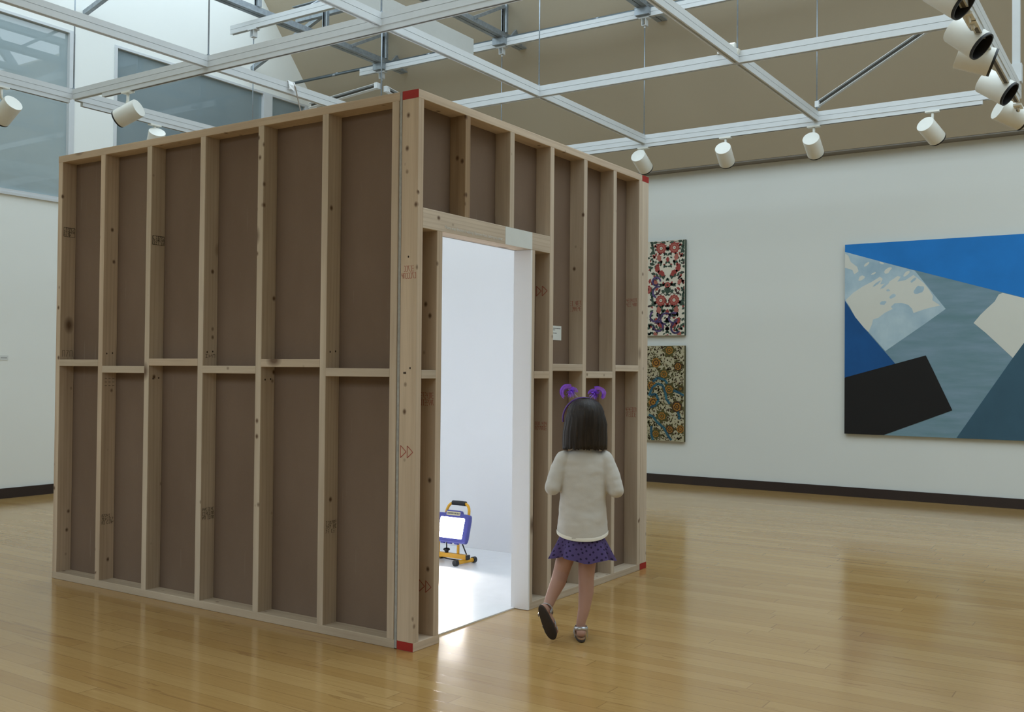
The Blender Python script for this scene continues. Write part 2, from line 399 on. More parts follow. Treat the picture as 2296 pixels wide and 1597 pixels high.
def holes_part(parent, pts, ax, val, r=.004):
    # nail holes driven through a stud, seen as small dark dots
    b = MB()
    for p in pts:
        q = V(p); ring = []
        for k in range(8):
            a = 2*math.pi*k/8; d = V((math.cos(a)*r, math.sin(a)*r*1.2))
            w = V(q); i, j = [t for t in range(3) if t != ax]; w[i] += d[0]; w[j] += d[1]; w[ax] = val; ring.append(w)
        b.poly(ring)
    return b.build('nail_hole', M['hole'], parent)
GLY = [[(0,0,0,1),(0,1,.6,1),(.6,0,.6,1)], [(0,0,0,1),(0,.5,.6,.5),(.6,.5,.6,1)], [(0,0,.6,0),(0,1,.6,1),(.3,0,.3,1)], [(0,0,.6,1),(0,1,.6,1)], [(0,0,0,1),(0,0,.6,0),(0,1,.5,1)], [(0,0,.6,0),(0,.5,.6,.5),(0,1,.6,1)]]
def grade_stamp(parent, c, w, h, ax, mat, rows=2, cols=7, frame=False, sgn=-1, off=.0007, seed=0):
    # rows of small worn stencil strokes, centre c on the stud's face, w across and h up
    rg = random.Random(seed); b = MB(); ia = 1-ax if ax < 2 else 0
    def P(u, v):
        q = V(c); q[ax] += sgn*off; q[ia] += (u-.5)*w; q.z += (v-.5)*h; return q
    def stroke(u0, v0, u1, v1, t=.0022):
        p, q = P(u0, v0), P(u1, v1); d = (q-p)
        if d.length < 1e-5: return
        n = V((0, 0, 0)); n[ax] = 1; s = d.normalized().cross(n)*t*.5; b.poly([p-s, q-s, q+s, p+s])
    for r in range(rows):
        for k in range(cols):
            if rg.random() < .1: continue
            cw, ch = 1/cols, 1/rows
            for (x0, y0, x1, y1) in GLY[rg.randrange(len(GLY))]:
                stroke((k+.15+x0)*cw, (r+.12+y0*.76)*ch, (k+.15+x1)*cw, (r+.12+y1*.76)*ch)
    if frame:
        for u0, v0, u1, v1 in ((0,0,1,0),(1,0,1,1),(1,1,0,1),(0,1,0,0),(.5,0,.5,1)): stroke(u0, v0, u1, v1)
    return b.build('grade_stamp', mat, parent)
def triangle_stamp(parent, c, w, h, ax, sgn=-1):
    b = MB(); ia = 1-ax
    for k in (0, 1):
        tri = []
        for u, v in ((0, .5), (.42, 1), (.42, 0)):
            q = V(c); q[ax] += sgn*.0007; q[ia] += (u+k*.5-.45)*w; q.z += (v-.5)*h; tri.append(q)
        for a, c2 in ((0, 1), (1, 2), (2, 0)):
            d = tri[c2]-tri[a]; n = V((0, 0, 0)); n[ax] = 1; s = d.normalized().cross(n)*.0018
            b.poly([tri[a]-s, tri[c2]-s, tri[c2]+s, tri[a]+s])
    return b.build('arrow_stamp', M['stamp_red'], parent)
YL0, YL1 = .100, 2.524
XR0 = 2.0925; XR1 = 2.179
# --- left wall of the booth
left = thing('stud_wall', 'long left wall of the timber booth, seven studs and brown board backing seen square on', 'stud wall', (T/2, (YL0+YL1)/2, 0))
lumber(left, 'bottom_plate', (0, YL0, 0), (T, YL1, N), 'y'); lumber(left, 'top_plate', (0, YL0, H-N), (T, YL1, H), 'y')
LST = [.104, .503, .909, 1.312, 1.719, 2.104, 2.486]
studs_l = []
for i, y in enumerate(LST):
    studs_l.append(lumber(left, 'stud', (0, y, N), (T, y+N, H-N), 'z'))
LBZ = [1.122, 1.161, 1.129, 1.163, 1.125, 1.158]      # staggered blocking, from the near corner
for i, z in enumerate(LBZ):
    bl = lumber(left, 'blocking', (0, LST[i]+N, z), (T, LST[i+1], z+.036), 'y')
    yb = LST[i]+N+.0
for i in range(1, 6):
    zz = LBZ[i-1]+.018; z2 = LBZ[i]+.018
    z = max(zz, z2)+.05 if i % 2 else min(zz, z2)-.045
    holes_part(studs_l[i], [(.026, 0, z), (.06, 0, z+.003)], 1, LST[i]-.0006)
b = MB(); b.box((T, YL0, .004), (T+.0125, YL1-.001, H-.002)); bo = b.build('board_backing', [M['kraft'], M['white_in']], left)
for p in bo.data.polygons:
    if p.normal.x > .5: p.material_index = 1
for (i, z, w, h, r, c, fr, sd) in ((6, 1.895, .066, .05, 3, 6, True, 1), (4, 1.80, .07, .045, 3, 7, True, 3), (6, 1.227, .066, .045, 1, 3, False, 4),
                                   (5, 1.076, .066, .05, 1, 3, False, 5), (5, .353, .07, .055, 3, 7, False, 6), (3, .45, .07, .06, 3, 7, False, 7), (1, .46, .07, .055, 3, 6, False, 8), (3, 1.212, .066, .02, 1, 3, False, 9)):
    grade_stamp(studs_l[i], (T/2+.003, LST[i], z), w, h, 1, M['stamp_black'], r, c, fr, -1, .0007, sd)
# --- front wall with the doorway
front = thing('stud_wall', 'front wall of the timber booth with the open doorway and a header over it', 'stud wall', (XR0/2, T/2, 0))
DX0, DX1 = .172, .877
HZ0, HZ1 = 1.741, 1.826
lumber(front, 'top_plate', (.0015, 0, H-N), (XR0-.002, T, H), 'x'); 
pl = lumber(front, 'bottom_plate', (.0015, 0, 0), (DX0+.004, T, N), 'x')
lumber(front, 'bottom_plate', (DX1+.012, 0, 0), (XR0-.002, T, N), 'x')
corner = lumber(front, 'stud', (.0005, 0, N), (N, T, H-N), 'z')
for z in (0, H-N):
    b = MB(); b.box((0, .001, z+.001), (.0015, T-.001, z+N-.001)); b.build('painted_plate_end', M['red'], front)['label'] = 'red painted board end'
FST = [1.053, 1.395, 1.732, 2.058-.004]
studs_f = [corner]
for x in FST[:3]: studs_f.append(lumber(front, 'stud', (x, 0, N), (x+N, T, H-N), 'z'))
studs_f.append(lumber(front, 'stud', (FST[3], 0, N), (XR0-.002, T, H-N), 'z'))
lumber(front, 'jamb_stud', (DX0-N, 0, N), (DX0, T, HZ0), 'z', M['pine']); jr = lumber(front, 'jamb_stud', (DX1+.012, 0, N), (DX1+.012+.026, T, HZ0), 'z')
crip1 = lumber(front, 'cripple_stud', (.331, 0, HZ1), (.368, T, H-N), 'z', M['pine_dark'], 'darker brown short stud with a long knot')
lumber(front, 'cripple_stud', (.687, 0, HZ1), (.724, T, H-N), 'z')
header = lumber(front, 'header', (N, 0, HZ0), (FST[0]-.0005, T, HZ1), 'x')
for (xa, xb, z) in ((N, DX0-N, 1.117), (DX1+.038, FST[0], 1.117), (FST[0]+N, FST[1], 1.155), (FST[1]+N, FST[2], 1.119), (FST[2]+N, FST[3], 1.157)):
    lumber(front, 'blocking', (xa, 0, z), (xb, T, z+.036), 'x')
def board(parent, boxes, inner_axis, sign, name='board_backing'):
    b = MB()
    for a, c in boxes: b.box(a, c)
    o = b.build(name, [M['kraft'], M['white_in'], M['gypsum']], parent)
    for p in o.data.polygons:
        n = p.normal[inner_axis]*sign
        if n > .5: p.material_index = 1
        elif abs(p.normal[inner_axis]) < .5: p.material_index = 2
    return o
yb0, yb1 = T, T+.0125
def plate_with_door():
    pts = [(0.0, .004), (DX0-.012, .004), (DX0-.012, HZ0), (DX1+.002, HZ0), (DX1+.002, .004), (XR0-.002, .004), (XR0-.002, H-.002), (0.0, H-.002)]
    b = MB(); n = len(pts)
    b.add([(x, yb0, z) for x, z in pts]+[(x, yb1, z) for x, z in pts],
          [(0,1,2,7), (2,3,6,7), (3,4,5,6), (n+7,n+2,n+1,n+0), (n+7,n+6,n+3,n+2), (n+6,n+5,n+4,n+3)]+[(i, n+i, n+(i+1) % n, (i+1) % n) for i in range(n)])
    o = b.build('board_backing', [M['kraft'], M['white_in'], M['gypsum']], front)
    for p in o.data.polygons:
        if p.normal.y > .5: p.material_index = 1
        elif abs(p.normal.y) < .5: p.material_index = 2
plate_with_door()
b = MB(); b.box((DX1, 0.0, .002), (DX1+.0115, yb1, HZ0-.001)); b.build('jamb_liner', M['white_in'], front)['label'] = 'white painted board lining the right of the doorway'
b = MB(); b.box((.651, -.0012, HZ0+.001), (.885, 0, HZ1-.001)); b.build('paint_patch', M['white_paper'], front)['label'] = 'pale grey painted rectangle'
# faint pale lettering on the header
tc = bpy.data.curves.new('lettering', 'FONT'); tc.body = 'Please wear booties if walking. Remove shoes before you enter'; tc.size = .0205; tc.extrude = .0002
to = bpy.data.objects.new('lettering', tc); C.objects.link(to); bpy.context.view_layer.update()
tm = bpy.data.meshes.new_from_object(to.evaluated_get(bpy.context.evaluated_depsgraph_get())); bpy.data.objects.remove(to)
xs = [v.co.x for v in tm.vertices]; wt = max(xs)-min(xs)
lo = bpy.data.objects.new('lettering', tm); C.objects.link(lo); tm.materials.clear(); tm.materials.append(M['pale_text'])
lo.matrix_basis = Matrix.Translation((.185, -.0012, 1.756)) @ Matrix.Rotation(math.radians(90), 4, 'X') @ Matrix.Diagonal((.44/wt, 1, 1, 1)); attach(lo, front)
grade_stamp(corner, (.0005, T/2, 1.556), .078, .058, 0, M['stamp_red'], 2, 7, False, -1, .0007, 11)
triangle_stamp(corner, (.0005, T/2, .815), .07, .05, 0)
holes_part(corner, [(0, .03, 1.16), (0, .055, 1.14), (0, .062, 1.14), (0, .045, 1.62)], 0, -.0003)
grade_stamp(studs_f[1], (FST[0], .045, .88), .07, .045, 0, M['stamp_red'], 2, 7, False, -1, .0007, 12)
triangle_stamp(studs_f[1], (FST[0], .045, 1.555), .07, .05, 0)
grade_stamp(studs_f[2], (FST[1], .045, 1.50), .07, .06, 0, M['stamp_red'], 2, 7, False, -1, .0007, 13)
grade_stamp(studs_f[4], (FST[3], .045, .92), .07, .06, 0, M['stamp_red'], 2, 7, False, -1, .0007, 14)
grade_stamp(studs_f[4], (FST[3], .045, 1.56), .07, .05, 0, M['stamp_red'], 2, 7, False, -1, .0007, 15)
js = [o for o in front.children if o.name.startswith('jamb_stud')][0]
grade_stamp(js, (DX0-N, .045, 1.03), .07, .06, 0, M['stamp_red'], 2, 7, False, -1, .0007, 16)
triangle_stamp(js, (DX0-N, .045, .24), .07, .05, 0)
# --- right wall, its end seen beside the front wall, and the rear wall
YB = 2.438
right = thing('stud_wall', 'right wall of the timber booth, only its red-marked end post seen beyond the front wall', 'stud wall', ((XR0+XR1)/2, YB/2, 0))
lumber(right, 'bottom_plate', (XR0, .0015, 0), (XR1, YB, N), 'y'); lumber(right, 'top_plate', (XR0, .0015, H-N), (XR1, YB, H), 'y')
for z in (0, H-N):
    b = MB(); b.box((XR0+.001, 0, z+.001), (XR1-.001, .0015, z+N-.001)); b.build('painted_plate_end', M['red'], right)['label'] = 'red painted board end'
for k in range(7): lumber(right, 'stud', (XR0, .0005+k*(YB-.001-N)/6, N), (XR1, .0005+k*(YB-.001-N)/6+N, H-N), 'z')
board(right, [((XR0-.0125, yb1+.001, .004), (XR0, YB, H-.002))], 0, -1)
rear = thing('stud_wall', 'rear wall of the timber booth, hidden behind its left and front walls', 'stud wall', (1.15, 2.48, 0))
lumber(rear, 'bottom_plate', (T+.014, YB+.001, 0), (XR1, YL1, N), 'x'); lumber(rear, 'top_plate', (T+.014, YB+.001, H-N), (XR1, YL1, H), 'x')
for k in range(6):
    x = T+.014+k*(XR1-T-.014-N)/5; lumber(rear, 'stud', (x, YB+.001, N), (x+N, YL1, H-N), 'z')
board(rear, [((T+.014, YB-.0125, .004), (XR0-.014, YB, H-.002))], 1, -1)
b = MB(); b.box((T+.0135, .078, 0), (XR0-.0135, YB-.0135, .006))
M['white_floor'] = plain('glossy_white_booth_floor', srgb(232, 233, 236), .24, 0, .5, .02)
tag(b.build('booth_floor', M['white_floor']), 'white painted floor board inside the booth, its edge seen in the doorway', 'floor board')
# title card on the brown board, and small card on the far left wall
def card(name, label, mb_box, lines, axis, mat=M['white_paper']):
    root = thing(name, label, 'label', tuple((V(mb_box[0])+V(mb_box[1]))/2))
    b = MB(); b.box(*mb_box); b.build('card', mat, root)
    t = MB()
    for l in lines: t.box(*l)
    t.build('printed_line', M['ink'], root)
x0c, x1c, zt_, zb_ = 1.195, 1.314, 1.39, 1.316
rg = random.Random(4); ln = []
for (z, xa, xb) in ((1.377, 1.203, 1.305), (1.3685, 1.203, 1.25), (1.352, 1.203, 1.268)):
    x = xa
    while x < xb:
        w = rg.uniform(.003, .008); ln.append(((x, T-.0018, z-.0022), (min(x+w, xb), T-.0016, z+.0018))); x += w+rg.uniform(.0012, .003)
card('title_card', 'white title card stuck to the brown board right of the doorway', ((x0c, T-.0016, zb_), (x1c, T-.0001, zt_)), ln, 1)
p0, p1 = hit((-6, 797), 1, WY), hit((18, 808), 1, WY)
card('wall_label', 'small white label on the far left wall at the photo edge', ((p0.x, WY-.003, p1.z), (p1.x, WY-.0002, p0.z)),
     [((p0.x+.03+k*.012, WY-.0036, p1.z+.018), (p0.x+.038+k*.012, WY-.003, p1.z+.024)) for k in range(5)], 1)
# ------------------------------------------------------------------ lighting grid, rails, trusses
GZ, GH, GW = 3.2212, .0787, .040
RX = [1.338, 3.143, 4.948]; CYS = [4.484, 2.925, 1.366, -.192]
BD = -1.665
g = thing('lighting_grid', 'white steel strut lighting grid hung on rods below the roof trusses', 'lighting grid', (3, 1.5, GZ))
w2, h2 = GW/2, GH/2
PROF = [(-w2, -h2), (-w2*.45, -h2), (-w2*.45, -h2+.012), (w2*.45, -h2+.012), (w2*.45, -h2), (w2, -h2), (w2, -.0016), (w2-.0035, -.0016), (w2-.0035, .0016), (w2, .0016), (w2, h2), (-w2, h2), (-w2, .0016), (-w2+.0035, .0016), (-w2+.0035, -.0016), (-w2, -.0016)]
ZC = GZ+h2
def beamA(x, ya, yb, name='beam', z=ZC, parent=g): b = MB(); b.prism(PROF, (x+w2, ya, z), (x+w2, yb, z)); return b.build(name, M['grid'], parent)
def beamB(y, xa, xb, name='beam', z=ZC, parent=g): b = MB(); b.prism(PROF, (xa, y+w2, z), (xb, y+w2, z)); return b.build(name, M['grid'], parent)
beamA(RX[0], -1.7, CYS[0]); beamA(RX[1], -1.607, CYS[0])
# third row ends in a mitred cut
b = MB(); b.prism(PROF, (RX[2]+w2, -1.37, ZC), (RX[2]+w2, CYS[0], ZC))
o = b.build('beam', M['grid'], g)
for v in o.data.vertices:
    if v.co.y < 0: v.co.y = -1.37 - (.107)*(GZ+GH-v.co.z)/GH
for y in CYS[:2]:
    segs = [(-.7, RX[0]), (RX[0]+GW, RX[1]), (RX[1]+GW, RX[2])]
    for s in segs: beamB(y, *s)
beamB(CYS[2], -.7, RX[0]); beamB(CYS[2], RX[0]+GW, RX[1]); beamB(CYS[2], RX[1]+GW, RX[2])
beamB(CYS[3], RX[0]+GW, RX[1]); beamB(CYS[3], RX[1]+GW, RX[2])
TH = .032
def track(a, c, axis):
    b = MB()
    if axis == 'y': b.box((a[0]+.004, a[1], GZ-TH), (a[0]+GW-.004, c[1], GZ))
    else: b.box((a[0], a[1]+.004, GZ-TH), (c[0], a[1]+GW-.004, GZ))
    o = b.build('lamp_track', M['grid'], g)
    s = MB(); zz = GZ-TH
    if axis == 'y': s.box((a[0]+.012, a[1]+.01, zz-.0006), (a[0]+GW-.012, c[1]-.01, zz))
    else: s.box((a[0]+.01, a[1]+.012, zz-.0006), (c[0]-.01, a[1]+GW-.012, zz))
    s.build('track_slot', M['grid_dark'], o)
track((RX[2], -1.416), (RX[2], 2.6), 'y'); track((RX[0], -1.5), (RX[0], 4.12), 'y')
track((-.6, CYS[0]), (RX[0]-.02, CYS[0]), 'x'); track((RX[0]+GW+.05, CYS[0]), (RX[1]-.1, CYS[0]), 'x')
RZ0, RZ1 = 4.305, 4.385         # rail over the second row
QZ0, QZ1 = 4.372, 4.447         # rail over the third row
def rod(x, y, z1, r=.0052):
    b = MB(); b.tube([(x, y, GZ+GH), (x, y, z1)], r, 8); o = b.build('hanger_rod', M['zinc_rod'], g, True)
    c = MB(); c.box((x-.03, y-.014, GZ+GH), (x+.03, y+.014, GZ+GH+.005)); c.tube([(x, y, GZ+GH+.005), (x, y, GZ+GH+.016)], .01, 6); c.build('rod_plate', M['galv'], o)
for y in CYS: rod(RX[1]+w2, y+w2, RZ0-.06); rod(RX[2]+w2, y+w2, QZ0-.07)
for y in CYS[:3]: rod(RX[0]+w2, y+w2, 4.40)
# hanging rails under the trusses
def rail(x, ya, yb, z0, z1, label):
    t = thing('support_rail', label, 'rail', (x, (ya+yb)/2, z0)); h = (z1-z0)/2; s = h/h2
    b = MB(); b.prism([(a, c*s) for a, c in PROF], (x+w2, ya, z0+h), (x+w2, yb, z0+h)); b.build('channel', M['grid'], t)
    for y in CYS:
        if ya+.05 < y < yb:
            k = MB(); yy = y+w2; xx = x+w2
            for sgn in (-1, 1): k.box((xx-.026, yy+sgn*.02-.002, z0-.075), (xx+.026, yy+sgn*.02+.002, z0-.012))
            k.box((xx-.026, yy-.022, z0-.077), (xx+.026, yy+.022, z0-.073)); k.box((xx-.03, yy-.05, z0-.012), (xx+.03, yy+.05, z0-.001))
            k.tube([(xx, yy, z0-.095), (xx, yy, z0-.077)], .009, 6)
            k.build('rod_bracket', M['grid'], t)
    return t
rail(RX[1], -2.6, 4.803, RZ0, RZ1, 'white strut rail under the trusses, its cut end at the top left of the photo')
rail(RX[2], -2.6, 4.808, QZ0, QZ1, 'white strut rail under the truss ends beside the tan sloped ceiling')
# trusses
CZ = 4.452
def box_between(b, p, q, w, h, mi=0): b.prism([(-w/2, -h/2), (w/2, -h/2), (w/2, h/2), (-w/2, h/2)], p, q, (0, 0, 1) if abs((V(q)-V(p)).normalized().z) < .95 else (1, 0, 0), mi)
def truss(y, label, gx=5.36):
    t = thing('roof_truss', label, 'roof truss', (3.2, y, CZ), 'grey steel roof trusses'); y = y+w2
    for s in (-1, 1):
        b = MB(); b.box((-.35, y+s*.004, CZ), (gx+.02, y+s*.050, CZ+.010)); b.box((-.35, y+s*.004, CZ+.010), (gx-.02, y+s*.010, CZ+.075)); b.build('bottom_chord', M['galv'], t)
    b = MB(); b.box((.15, y-.05, 5.20), (4.58, y+.05, 5.275)); b.build('top_chord', M['galv'], t)
    for x in (.45, 1.38, 2.30, 3.215, 4.11, 5.02):
        ztop = 5.20 if x < 4.5 else WALL_H+SL*(SX-x)-.03
        for s in (-1, 1):
            b = MB(); b.box((x-.022, y+s*.018-.004, CZ+.075), (x+.022, y+s*.018+.004, ztop)); b.box((x-.022, y+s*.018-.004, CZ+.075), (x-.016, y+s*.032, ztop)); b.build('vertical_web', M['galv'], t)
        if x > 1:
            d = MB(); box_between(d, (x-.55, y, CZ+.06), (x-.03, y, min(ztop-.03, CZ+.06+.37)), .036, .03); d.build('diagonal_web', M['galv'], t)
    # end shoe beside the rail and the gusset against the slope
    b = MB(); b.box((RX[2]-.055, y-.075, QZ1+.0005), (RX[2]+.10, y+.075, CZ+.0)); b.box((RX[2]-.05, y-.07, CZ-.07), (RX[2]-.003, y+.07, CZ-.001)); b.build('end_shoe', M['galv'], t)
    b = MB(); zz = CZ+.075; b.add([(5.12, y-.012, zz), (5.30, y-.012, zz), (5.24, y-.012, zz+.12), (5.12, y+.012, zz), (5.30, y+.012, zz), (5.24, y+.012, zz+.12)], [(0,1,2),(3,5,4),(0,3,4,1),(1,4,5,2),(2,5,3,0)]); b.build('gusset', M['galv'], t)
truss(CYS[0], 'leftmost grey steel roof truss, closest to the bright window wall')
truss(CYS[1], 'grey steel roof truss above the booth door corner, second from the window wall')
truss(CYS[2], 'grey steel roof truss entering at the top right, third from the window wall')
# purlin crossing the first truss
t = MB(); t.box((4.20, 3.0, 4.775), (4.215, 5.03, 4.925)); t.box((4.215, 3.0, 4.775), (4.25, 5.03, 4.781)); t.box((4.15, 3.0, 4.919), (4.20, 5.03, 4.925))
tag(t.build('purlin', M['galv']), 'wide galvanised steel purlin running across the leftmost truss', 'purlin')
# kickers from the window wall
for (px0, px1, lab) in (((190, 30), (238, -6), 'short grey steel brace leaving the cream wall near the top left corner'), ((565, 155), (735, 25), 'long grey steel brace rising from the cream wall to the leftmost truss')):
    x = hit(px0, 1, WY).x; a = hit(px0, 1, WY); c = hit(px1, 0, x); e = c+(c-a)*(.9 if px0[0] < 300 else .02)
    b = MB(); box_between(b, a, e, .042, .042); tag(b.build('wall_brace', M['galv']), lab, 'brace')
# white banner panel hung between grid and trusses
pa, pb = hit((1062, 88), 1, 2.2), hit((903, 14), 1, 2.2)
b = MB(); b.box((.5, 2.2, 3.738), (pa.x, 2.235, pa.z)); tag(b.build('hanging_panel', plain('pale_grey_panel', srgb(186, 188, 184), .8, 0, .2, .02)), 'large white flat panel hanging behind the grid at the top centre', 'panel')
# conduits above the far rail
for i, (dz, ya, yb, lab) in enumerate(((.012, -2.5, WY-.005, 'long dark conduit running above the far rail to the window wall'), (-.014, 4.815, WY-.005, 'short dark conduit from the end of the far rail to the window wall'))):
    t = thing('conduit', lab, 'conduit', (RX[2]+.06, ya, 4.455+dz)); x = RX[2]+.062-.045*i
    b = MB(); b.tube([(x, ya, 4.46+dz), (x, yb, 4.46+dz)], .0125, 10); b.build('pipe', M['conduit'], t, True)
    for y in (5.2, 3.9, 1.9, -.4):
        if ya < y < yb: c = MB(); c.tube([(x, y-.02, 4.46+dz), (x, y+.02, 4.46+dz)], .0155, 10); c.build('coupling', M['galv'], t, True)
# channel braces tying rods and rails
def channel(name, p, q, lab, w=.041):
    t = thing(name, lab, 'brace', tuple((V(p)+V(q))/2)); h = w/2
    b = MB(); b.prism([(-h, -h), (h, -h), (h, -h+.004), (-h+.004, -h+.004), (-h+.004, h-.004), (h, h-.004), (h, h), (-h, h)], p, q)
    b.build('channel', M['grid'], t); 
    s = MB(); s.prism([(-h+.0045, -h+.0045), (-h+.006, -h+.0045), (-h+.006, h-.0045), (-h+.0045, h-.0045)], p, q); s.build('channel_shade', M['grid_dark'], t)  # dark sheet laid over the web as painted shade inside the channel
    e = V(q if abs(q[1]-2.972) < .001 else p); k = MB(); k.box(e-V((.024, .016, .024)), e+V((.024, .016, .024))); k.build('clamp', M['grid'], t)
    return t
channel('channel_brace', (4.968, -.178, 3.362), (4.968, -1.95, 4.335), 'white channel brace rising to the upper right from the grid')
channel('channel_brace', (3.143, 3.75, 3.482), (3.143, 2.972, 3.541), 'white channel brace above the left wall of the booth, left of the rod')
channel('channel_brace', (3.21, 2.925, 3.52), (4.3, 2.925, 3.40), 'short white channel brace right of the rod above the booth corner')
NS = .78
NY = EYE.y+(BD-EYE.y)*NS; NZ = EYE.z+(GZ-EYE.z)*NS
nx = lambda x: EYE.x+(x-EYE.x)*NS
p = hit((2279, 153), 1, NY+w2)
nt = thing('near_track', 'white track beam at the upper right corner hung on a channel post', 'light track', (p.x, NY+w2, NZ))
beamB(NY, nx(1.0), nx(5.06), 'beam', NZ+h2, nt)
b = MB(); b.box((nx(1.1), NY+.004, NZ-TH), (nx(5.0), NY+GW-.004, NZ)); o = b.build('lamp_track', M['grid'], nt)
b = MB(); b.box((nx(1.1)+.01, NY+.012, NZ-TH-.0006), (nx(5.0)-.01, NY+GW-.012, NZ-TH)); b.build('track_slot', M['grid_dark'], o)
b = MB(); b.prism([(-.02, -.02), (.02, -.02), (.02, -.016), (-.016, -.016), (-.016, .016), (.02, .016), (.02, .02), (-.02, .02)], (p.x, NY+w2, NZ+GH+.02), (p.x, NY+w2, 4.9), (1, 0, 0)); b.build('channel_post', M['grid'], nt)
b = MB(); b.box((p.x-.03, NY+w2-.03, NZ+GH+.001), (p.x+.03, NY+w2+.03, p.z+.02)); b.build('foot_bracket', M['grid'], nt)
# junction box on the beam
pc = V((RX[1]+w2, CYS[3]+.09, GZ+GH))
jb = thing('power_feed_box', 'small white power box standing on the grid crossing at upper right', 'power box', tuple(pc))
b = MB(); b.prism([(-.032, 0), (.032, 0), (.032, .045), (.02, .062), (-.02, .062), (-.032, .05)], pc+V((0, -.06, .001)), pc+V((0, .06, .001))); b.build('housing', M['lamp_white'], jb)
b = MB(); b.prism([(-.018, 0), (.018, 0), (.018, .035), (-.018, .035)], pc+V((-.04, -.09, -.03)), pc+V((-.04, -.03, -.01))); b.build('connector', M['lamp_white'], jb)
# cable hanging over the booth wall, taped to the beam
pt = V((2.125, CYS[1]-.012, GZ+GH))
cb = thing('power_cable', 'brown power cable taped to the grid and hanging behind the booth wall', 'cable', tuple(pt))
b = MB(); pe = hit((674, 240), 0, 1.3)
b.tube([pt+V((-.03, .03, .012)), pt+V((.0, .005, .008)), pt+V((.012, -.012, -.03)), V((2.125, 2.86, 3.17)), V((2.085, 2.79, 3.06)), V((1.97, 2.64, 2.85)), V((1.80, 2.53, 2.42)), V((1.79, 2.48, 2.322)), V((1.79, 2.415, 2.25)), V((1.80, 2.405, 1.2)), V((1.80, 2.40, .03)), V((1.82, 2.2, .0125)), V((1.82, 1.42, .0125))], .0048, 8); b.build('cord', M['cable'], cb, True)
b = MB(); rg = random.Random(2)
vs_ = []
for i in range(4):
    for j in range(5): vs_.append(pt+V((-.05+.022*i, -.004-rg.random()*.008 if j > 1 else .012*(1.2-j), .006-.02*max(0, j-1)+rg.uniform(-.004, .004)+(0 if j > 1 else .004))))
b.add(vs_, [(i*5+j, (i+1)*5+j, (i+1)*5+j+1, i*5+j+1) for i in range(3) for j in range(4)]); b.build('tape_wrap', M['tape'], cb)
# ------------------------------------------------------------------ track spotlights
def spotlight(label, group, back, img, away, adapter, ax, val, dia, length):
    w = ray(back).normalized(); e = RIGHT*img[0]-UP*img[1]; e = (e-w*e.dot(w)).normalized(); d = e*math.sqrt(1-away*away)+w*away
    rdir = ray(back); tt = (val-d[ax]*length*.45-EYE[ax])/rdir[ax]; Bc = EYE+rdir*tt
    A = V(adapter); mid = Bc+d*length*.42
    root = thing('track_spotlight', label, 'spotlight', tuple(A), group)
    z = d; x = z.orthogonal().normalized(); y = z.cross(x)
    Mx = Matrix(((x.x, y.x, z.x, Bc.x), (x.y, y.y, z.y, Bc.y), (x.z, y.z, z.z, Bc.z), (0, 0, 0, 1))); r = dia/2; n = 36
    def ring(rr, zz): return [V((rr*math.cos(2*math.pi*k/n), rr*math.sin(2*math.pi*k/n), zz)) for k in range(n)]
    b = MB(); b.rings([ring(r*.97, 0), ring(r, .004), ring(r, length-.012), ring(r*.93, length-.012), ring(r*.93, length-.06), ring(r*.2, length-.06)], caps=False); b.poly(ring(r*.97, 0)[::-1]); smooth_by_angle(b.build('housing', M['lamp_white'], root, M=Mx))
    b = MB(); b.rings([ring(r*.985, length-.012), ring(r*.985, length), ring(r*.88, length), ring(r*.84, length-.05), ring(r*.05, length-.052)], caps=False); smooth_by_angle(b.build('front_baffle', M['black'], root, M=Mx))
    b = MB(); b.rings([ring(r*.62, length-.05), ring(r*.58, length-.042), ring(r*.2, length-.040)]); smooth_by_angle(b.build('lens', M['lamp_glass'], root, M=Mx))
    # adapter on the track and the swivelling stem
    b = MB(); b.box(A-V((.022, .022, .012))-(V((.03, 0, 0)) if ax == 1 else V((0, .03, 0))), A+V((.022, .022, 0))+(V((.03, 0, 0)) if ax == 1 else V((0, .03, 0)))); b.build('track_adapter', M['lamp_white'], root)
    side = V((0, 0, 1)); side = (side-d*side.dot(d)).normalized(); J = mid+side*(r-.002)
    b = MB(); k = V((A.x, A.y, min(A.z-.03, J.z+.03))); b.tube([A-V((0, 0, .01)), k, (k+J)/2+V((0, 0, .006)), J], [.011, .011, .010, .012], 10); b.build('stem', M['lamp_white'], root, True)
    return root
TB = GZ-TH
G1 = 'spotlights on the far grid row'
a3 = RX[2]+w2
spotlight('white track spotlight just above the right end of the booth top', G1, (1430.4, 348.8), (21.4, 35.4), .65, (a3, hit((1443, 322), 0, a3).y, TB), 0, a3, .137, .19)
spotlight('white track spotlight second from left on the far row, above bare wall', G1, (1620.6, 332), (9.8, 33), .70, (a3, hit((1627, 305), 0, a3).y, TB), 0, a3, .137, .19)
spotlight('white track spotlight at the grid crossing, left above the large blue painting', G1, (1818, 310.5), (11, 33.5), .70, (a3, hit((1825, 282), 0, a3).y, TB), 0, a3, .137, .19)
spotlight('white track spotlight nearest the mitred beam end, above the blue painting', G1, (2074, 278), (33, 39.5), .60, (a3, hit((2091, 252), 0, a3).y, TB), 0, a3, .137, .19)
G2 = 'spotlights on the left of the grid'
b0 = CYS[0]+w2; a1 = RX[0]+w2
spotlight('white track spotlight cut by the left edge of the photo', G2, (30.6, 230.6), (-27, 33), .52, (hit((3, 200), 1, b0).x, b0, TB), 1, b0, .137, .19)
spotlight('white track spotlight in front of the cream pier between the windows', G2, (311, 242), (-46, 25), .42, (a1, hit((287, 208), 0, a1).y, TB), 0, a1, .137, .19)
spotlight('white track spotlight half hidden behind the left top of the booth', G2, (352.6, 295.8), (-12, 60), .47, (hit((347, 280), 1, b0).x, b0, TB), 1, b0, .137, .19)
